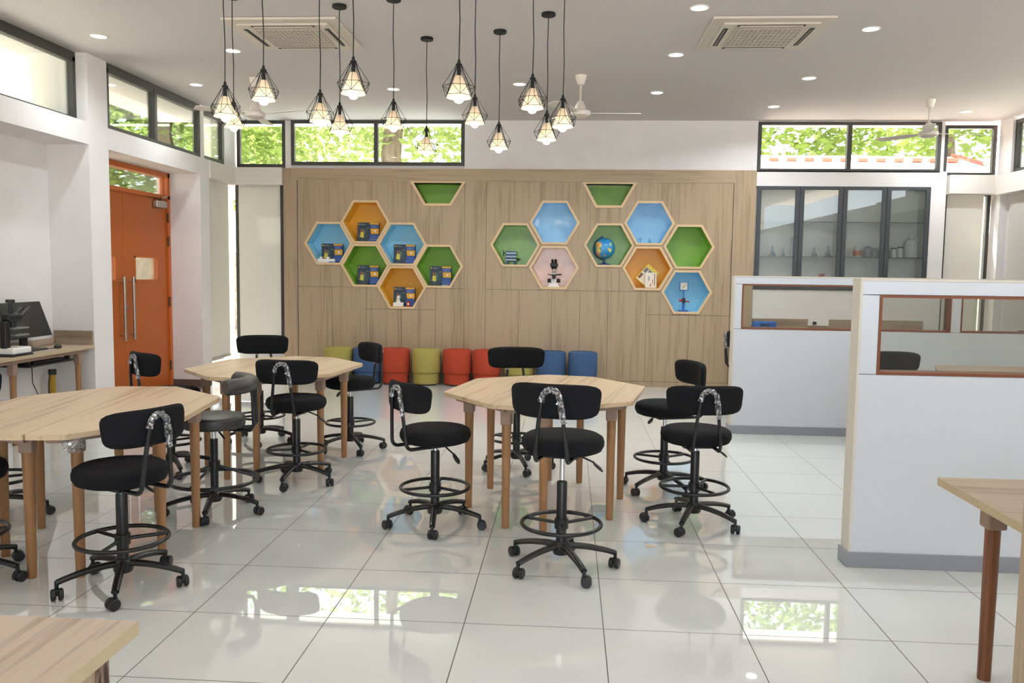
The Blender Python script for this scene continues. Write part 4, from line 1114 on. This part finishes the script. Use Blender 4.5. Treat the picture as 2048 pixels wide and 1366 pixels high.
# leaning books
t = thing('picture_book', 'yellow-edged picture book leaning on its corner in the orange niche', 'book', nat(11, -.02, 11.43), 0)
def book(t_, w, h, d, cover, rot, off, prints):
    e = B(); box(e, -w/2, w/2, -d/2, d/2, 0, h, .002); b = obj('cover', e, cover, t_, False, off); b.rotation_euler = (radians(-4), rot, 0)
    e = B(); box(e, -w/2+.002, w/2+.001, -d/2+.003, d/2-.003, .003, h+.001); obj('pages', e, 'paper', b)
    e = B()
    for (a, c_, z0, z1, mi, dy) in prints:
        e.faces.new([e.verts.new((p, -d/2-.0008-dy, q)) for p, q in ((a, z0), (c_, z0), (c_, z1), (a, z1))]).material_index = mi
    obj('cover_print', e, ['paper', 'grey', 'red', 'navy', 'skin'], b)
book(t, .20, .26, .014, 'yellow_cover', radians(41), (-.055, 0, .066), [(-.09, .09, .012, .215, 0, 0), (-.085, .03, .14, .21, 1, .0004), (-.088, -.05, .03, .11, 4, .0004), (.035, .085, .165, .2, 1, .0004), (-.04, -.025, .12, .2, 0, .0006)])
t = thing('picture_book', 'white picture book with red marks standing upright in the orange niche', 'book', nat(11, .055, 11.385), 0)
book(t, .15, .205, .022, 'paper', 0, (0, 0, 0), [(-.035, -.028, .09, .155, 3, .0003), (-.02, -.014, .10, .15, 1, .0003), (-.02, .012, .03, .036, 2, .0003), (-.008, .0, .015, .06, 2, .0006), (.046, .056, .03, .19, 4, .0003), (.02, .028, .05, .11, 2, .0003)])
# blue stand with plaque
t = thing('plaque_stand', 'blue stand with a square white plaque in the lowest blue niche', 'stand', nat(13, -.02, 11.42), 0)
bm = B(); box(bm, -.065, .065, -.05, .05, 0, .015, .003); obj('base', bm, 'stand_blue', t)
bm = B(); box(bm, -.016, .016, -.008, .008, .015, .12, .002); box(bm, -.007, .007, -.006, .006, .12, .285); obj('post', bm, 'stand_blue', t)
bm = B(); box(bm, -.056, .056, -.006, .006, .28, .395, .002); p = obj('plaque_frame', bm, 'stand_blue', t)
bm = B(); box(bm, -.047, .047, -.008, -.006, .29, .387); q = obj('white_card', bm, 'paper', p)
bm = B(); bm.faces.new([bm.verts.new((x, -.0086, z)) for x, z in ((-.03, .306), (-.012, .31), (.026, .352), (.03, .366), (.012, .354))]); obj('drawing', bm, 'ot_green', p)
bm = B(); box(bm, -.018, .022, -.03, .03, .11, .18, .008); obj('motor', bm, 'black_pl', t); bm = B(); cyl(bm, (-.06, -.01, .145), (-.015, -.01, .145), .016); cyl(bm, (.02, -.01, .14), (.08, -.01, .125), .009); obj('motor_terminals', bm, 'red', t, True)

# ------------------------------------------------------------------ outside
bm = B(); box(bm, -60, 60, -30, 70, -.35, -.15)
tag(obj('ground', bm, 'ground'), 'pale paving outside the building', 'ground', kind='structure')
bm = B(); box(bm, -5.95, -5.15, -3, 11.9, 3.62, 3.8); box(bm, 5.8, 6.9, -3, 11.75, 3.62, 3.8)  # second slab is added as a sun shield for the cubicle-side windows
tag(obj('trim_5', bm, 'ext_white'), 'white roof overhang outside the clerestory windows', 'roof overhang', kind='structure')
bm = B(); box(bm, -5.3, 2.3, 11.7, 13.6, 2.60, 2.72)  # unseen slab, added to throw sunlight up onto the ceiling
tag(obj('trim_6', bm, 'ext_white'), 'white concrete sunshade outside below the wide clerestory window', 'sunshade', kind='structure')
bm = B(); box(bm, 2.3, 6.9, 11.7, 13.6, 2.60, 2.70)  # another added unseen reflector, tinted so its bounce turns pinkish
tag(obj('trim_7', bm, 'sunshade_pink'), 'pale pink sunshade outside below the cabinet clerestory window', 'sunshade', kind='structure')
bm = B(); box(bm, -7.3, -7.05, 8.6, 11.7, -.15, 5.5)
tag(obj('outer_wall', bm, 'ext_white'), 'white outdoor wall seen through the near clerestory window', 'wall', kind='structure')
bm = B(); box(bm, 6.05, 6.35, 12.0, 12.6, -.15, 5)
tag(obj('outer_column', bm, 'ext_white'), 'pinkish white column outside the corner clerestory window', 'column', kind='structure')
bm = B(); box(bm, -5.25, -5.0, 11.75, 12.2, -.15, 4)
tag(obj('outer_column', bm, 'ext_white'), 'white column outside the door-corner clerestory window', 'column', kind='structure')
bm = B(); box(bm, -9.5, -9.2, 12.5, 24, -.15, 1.95)
tag(obj('garden_wall', bm, 'stone'), 'rough pale stone wall outside, seen through the door vision panel', 'wall', kind='structure')
t = thing('outdoor_lamp', 'round white lamp under the overhang outside the near clerestory window', 'lamp', (-5.55, 7.55, 3.62), 0)
bm = B(); lathe(bm, [(0, -.05), (.12, -.05), (.14, -.035), (.14, 0), (0, 0)], 24); obj('body', bm, 'white', t, True)
# neighbouring building with a red-edged roof
t = thing('neighbour_house', 'low house with a pale red-edged sheet roof beyond the cabinet window', 'house', (0, 0, 0))
bm = B(); box(bm, 3.2, 12.2, 21.5, 28, -.15, 3.6); obj('walls', bm, 'ext_white', t)
bm = B(); V = [bm.verts.new(p) for p in ((2.8, 21.0, 3.6), (12.6, 21.0, 3.5), (10.9, 25, 4.98), (3.0, 25, 5.02), (2.8, 28.5, 3.6), (12.6, 28.5, 3.5))]
bm.faces.new((V[0], V[1], V[2], V[3])); bm.faces.new((V[3], V[2], V[5], V[4])); bm.faces.new((V[1], V[5], V[2])); bm.faces.new((V[0], V[3], V[4])); bm.faces.new((V[0], V[4], V[5], V[1])); obj('roof', bm, 'roof', t)
bm = B()
for k in range(16):
    x = 3.1+.49*k; box(bm, x, x+.27, 24.2, 24.6, 4.73, 4.83)
tube(bm, [(10.9, 25, 5.0), (12.6, 21, 3.52)], .07, 8); obj('ridge_caps', bm, 'roof_red', t)


def tree(label, x, y, trunk, crown, n, m_, seed, leafs=.13):
    rnd = random.Random(seed)
    t = thing('tree', label, 'tree', (x, y, -.15), 0, 'trees outside the windows')
    bm = B()
    for pts, rs in trunk: tube(bm, pts, rs, 10)
    obj('trunk', bm, 'bark', t, True)
    bm = B()
    for _ in range(n):
        cx, cy, cz, rx, ry, rz = crown[rnd.randrange(len(crown))]
        while True:
            a, b, c_ = rnd.uniform(-1, 1), rnd.uniform(-1, 1), rnd.uniform(-1, 1)
            if a*a+b*b+c_*c_ < 1: break
        p = Vector((cx+a*rx, cy+b*ry, cz+c_*rz)); d = Vector((rnd.gauss(0, 1), rnd.gauss(0, 1), rnd.gauss(0, .5))).normalized(); e = d.cross(Vector((rnd.gauss(0, 1), rnd.gauss(0, 1), rnd.gauss(0, 1)))).normalized()
        l = leafs*rnd.uniform(.6, 1.3); w_ = l*.45
        bm.faces.new([bm.verts.new(q) for q in (p-d*l, p+e*w_, p+d*l, p-e*w_)])
    obj('foliage', bm, m_, t)
    return t


tree('leafy tree with a leaning trunk outside the window over the door', -8.0, 16.4,
     [([(0, 0, 0), (.2, .1, 2.2), (-.15, .2, 3.6), (-.35, .3, 4.4), (-.2, .3, 5.2)], [.32, .28, .24, .22, .2]), ([(-.2, .25, 4.2), (-1.6, .2, 5.2), (-2.6, 0, 5.6)], [.12, .08, .04])],
     [(-2.2, .3, 4.8, 2.4, 1.6, 1.6), (.8, 1.2, 4.6, 2.2, 1.5, 1.7), (-.6, 1.0, 6.2, 3, 1.6, 1.4), (-1.2, -1.4, 4.6, 1.4, 1.2, 1.2), (-4.0, -.6, 4.4, 2, 1.4, 1.5), (-.9, -.2, 3.3, 1.2, 1.0, .7), (-1.4, -.6, 4.3, 1.2, 1.0, 1.0), (1.0, .9, 4.2, 1.2, 1.0, 1.2)], 4600, 'leaf', 3)
tree('pale bushy tree outside the wide clerestory window', -4.2, 18.5, [([(0, 0, 0), (.1, 0, 3), (.3, 0, 5), (.2, .1, 7)], [.3, .26, .2, .1])],
     [(-1.8, .5, 4.8, 2.6, 1.3, 1.5), (1.6, .5, 4.9, 2.4, 1.3, 1.4), (0, 1, 6.2, 3.2, 1.2, 1.4), (-3.6, .4, 4.6, 1.8, 1.2, 1.6)], 3800, 'leaf2', 5)
tree('tree with a thick slanting branch outside the second pane of the wide window', -.6, 17.2, [([(.9, 0, 0), (.6, 0, 2.6), (-.1, .1, 4.6), (-1.2, .2, 5.9)], [.36, .34, .28, .18])],
     [(-1.4, 1.2, 5.2, 2.2, 1.1, 1.5), (1.4, 1.2, 5.0, 2.2, 1.2, 1.6), (.2, 1.4, 6.4, 2.6, 1.1, 1.2)], 2600, 'leaf2', 8)
tree('dense green tree behind the neighbouring roof', 6.2, 31, [([(0, 0, 0), (.2, 0, 4), (.4, 0, 8)], [.4, .34, .2])],
     [(-3, 0, 7.0, 3.4, 1.6, 2.2), (1.2, 0, 7.4, 3.4, 1.6, 2.3), (4.6, .2, 7.0, 3.0, 1.6, 2.2), (0, .6, 9.4, 5, 1.6, 1.8), (-2.5, .6, 11.2, 3.4, 1.6, 1.8), (2.5, .6, 11.6, 3.6, 1.6, 2.0)], 7600, 'leaf', 11, .2)
tree('green tree outside the small corner clerestory window', 11.3, 26.5, [([(.4, 0, 0), (.3, 0, 3), (.1, 0, 6)], [.3, .26, .16])],
     [(.2, 0, 6.6, 2.2, 1.4, 1.7), (-1.2, 0, 7.6, 2.0, 1.4, 1.6), (1.6, .2, 7.2, 1.6, 1.2, 1.4)], 2400, 'leaf', 13, .17)
tree('pale hedge tree in the door-corner window', -8.2, 22.5, [([(0, 0, 0), (.1, 0, 3), (0, 0, 6)], [.26, .22, .12])],
     [(-1.4, 0, 5.4, 2.2, 1.3, 1.9), (1.4, 0, 5.8, 2.2, 1.3, 1.8)], 2400, 'leaf2', 17, .17)
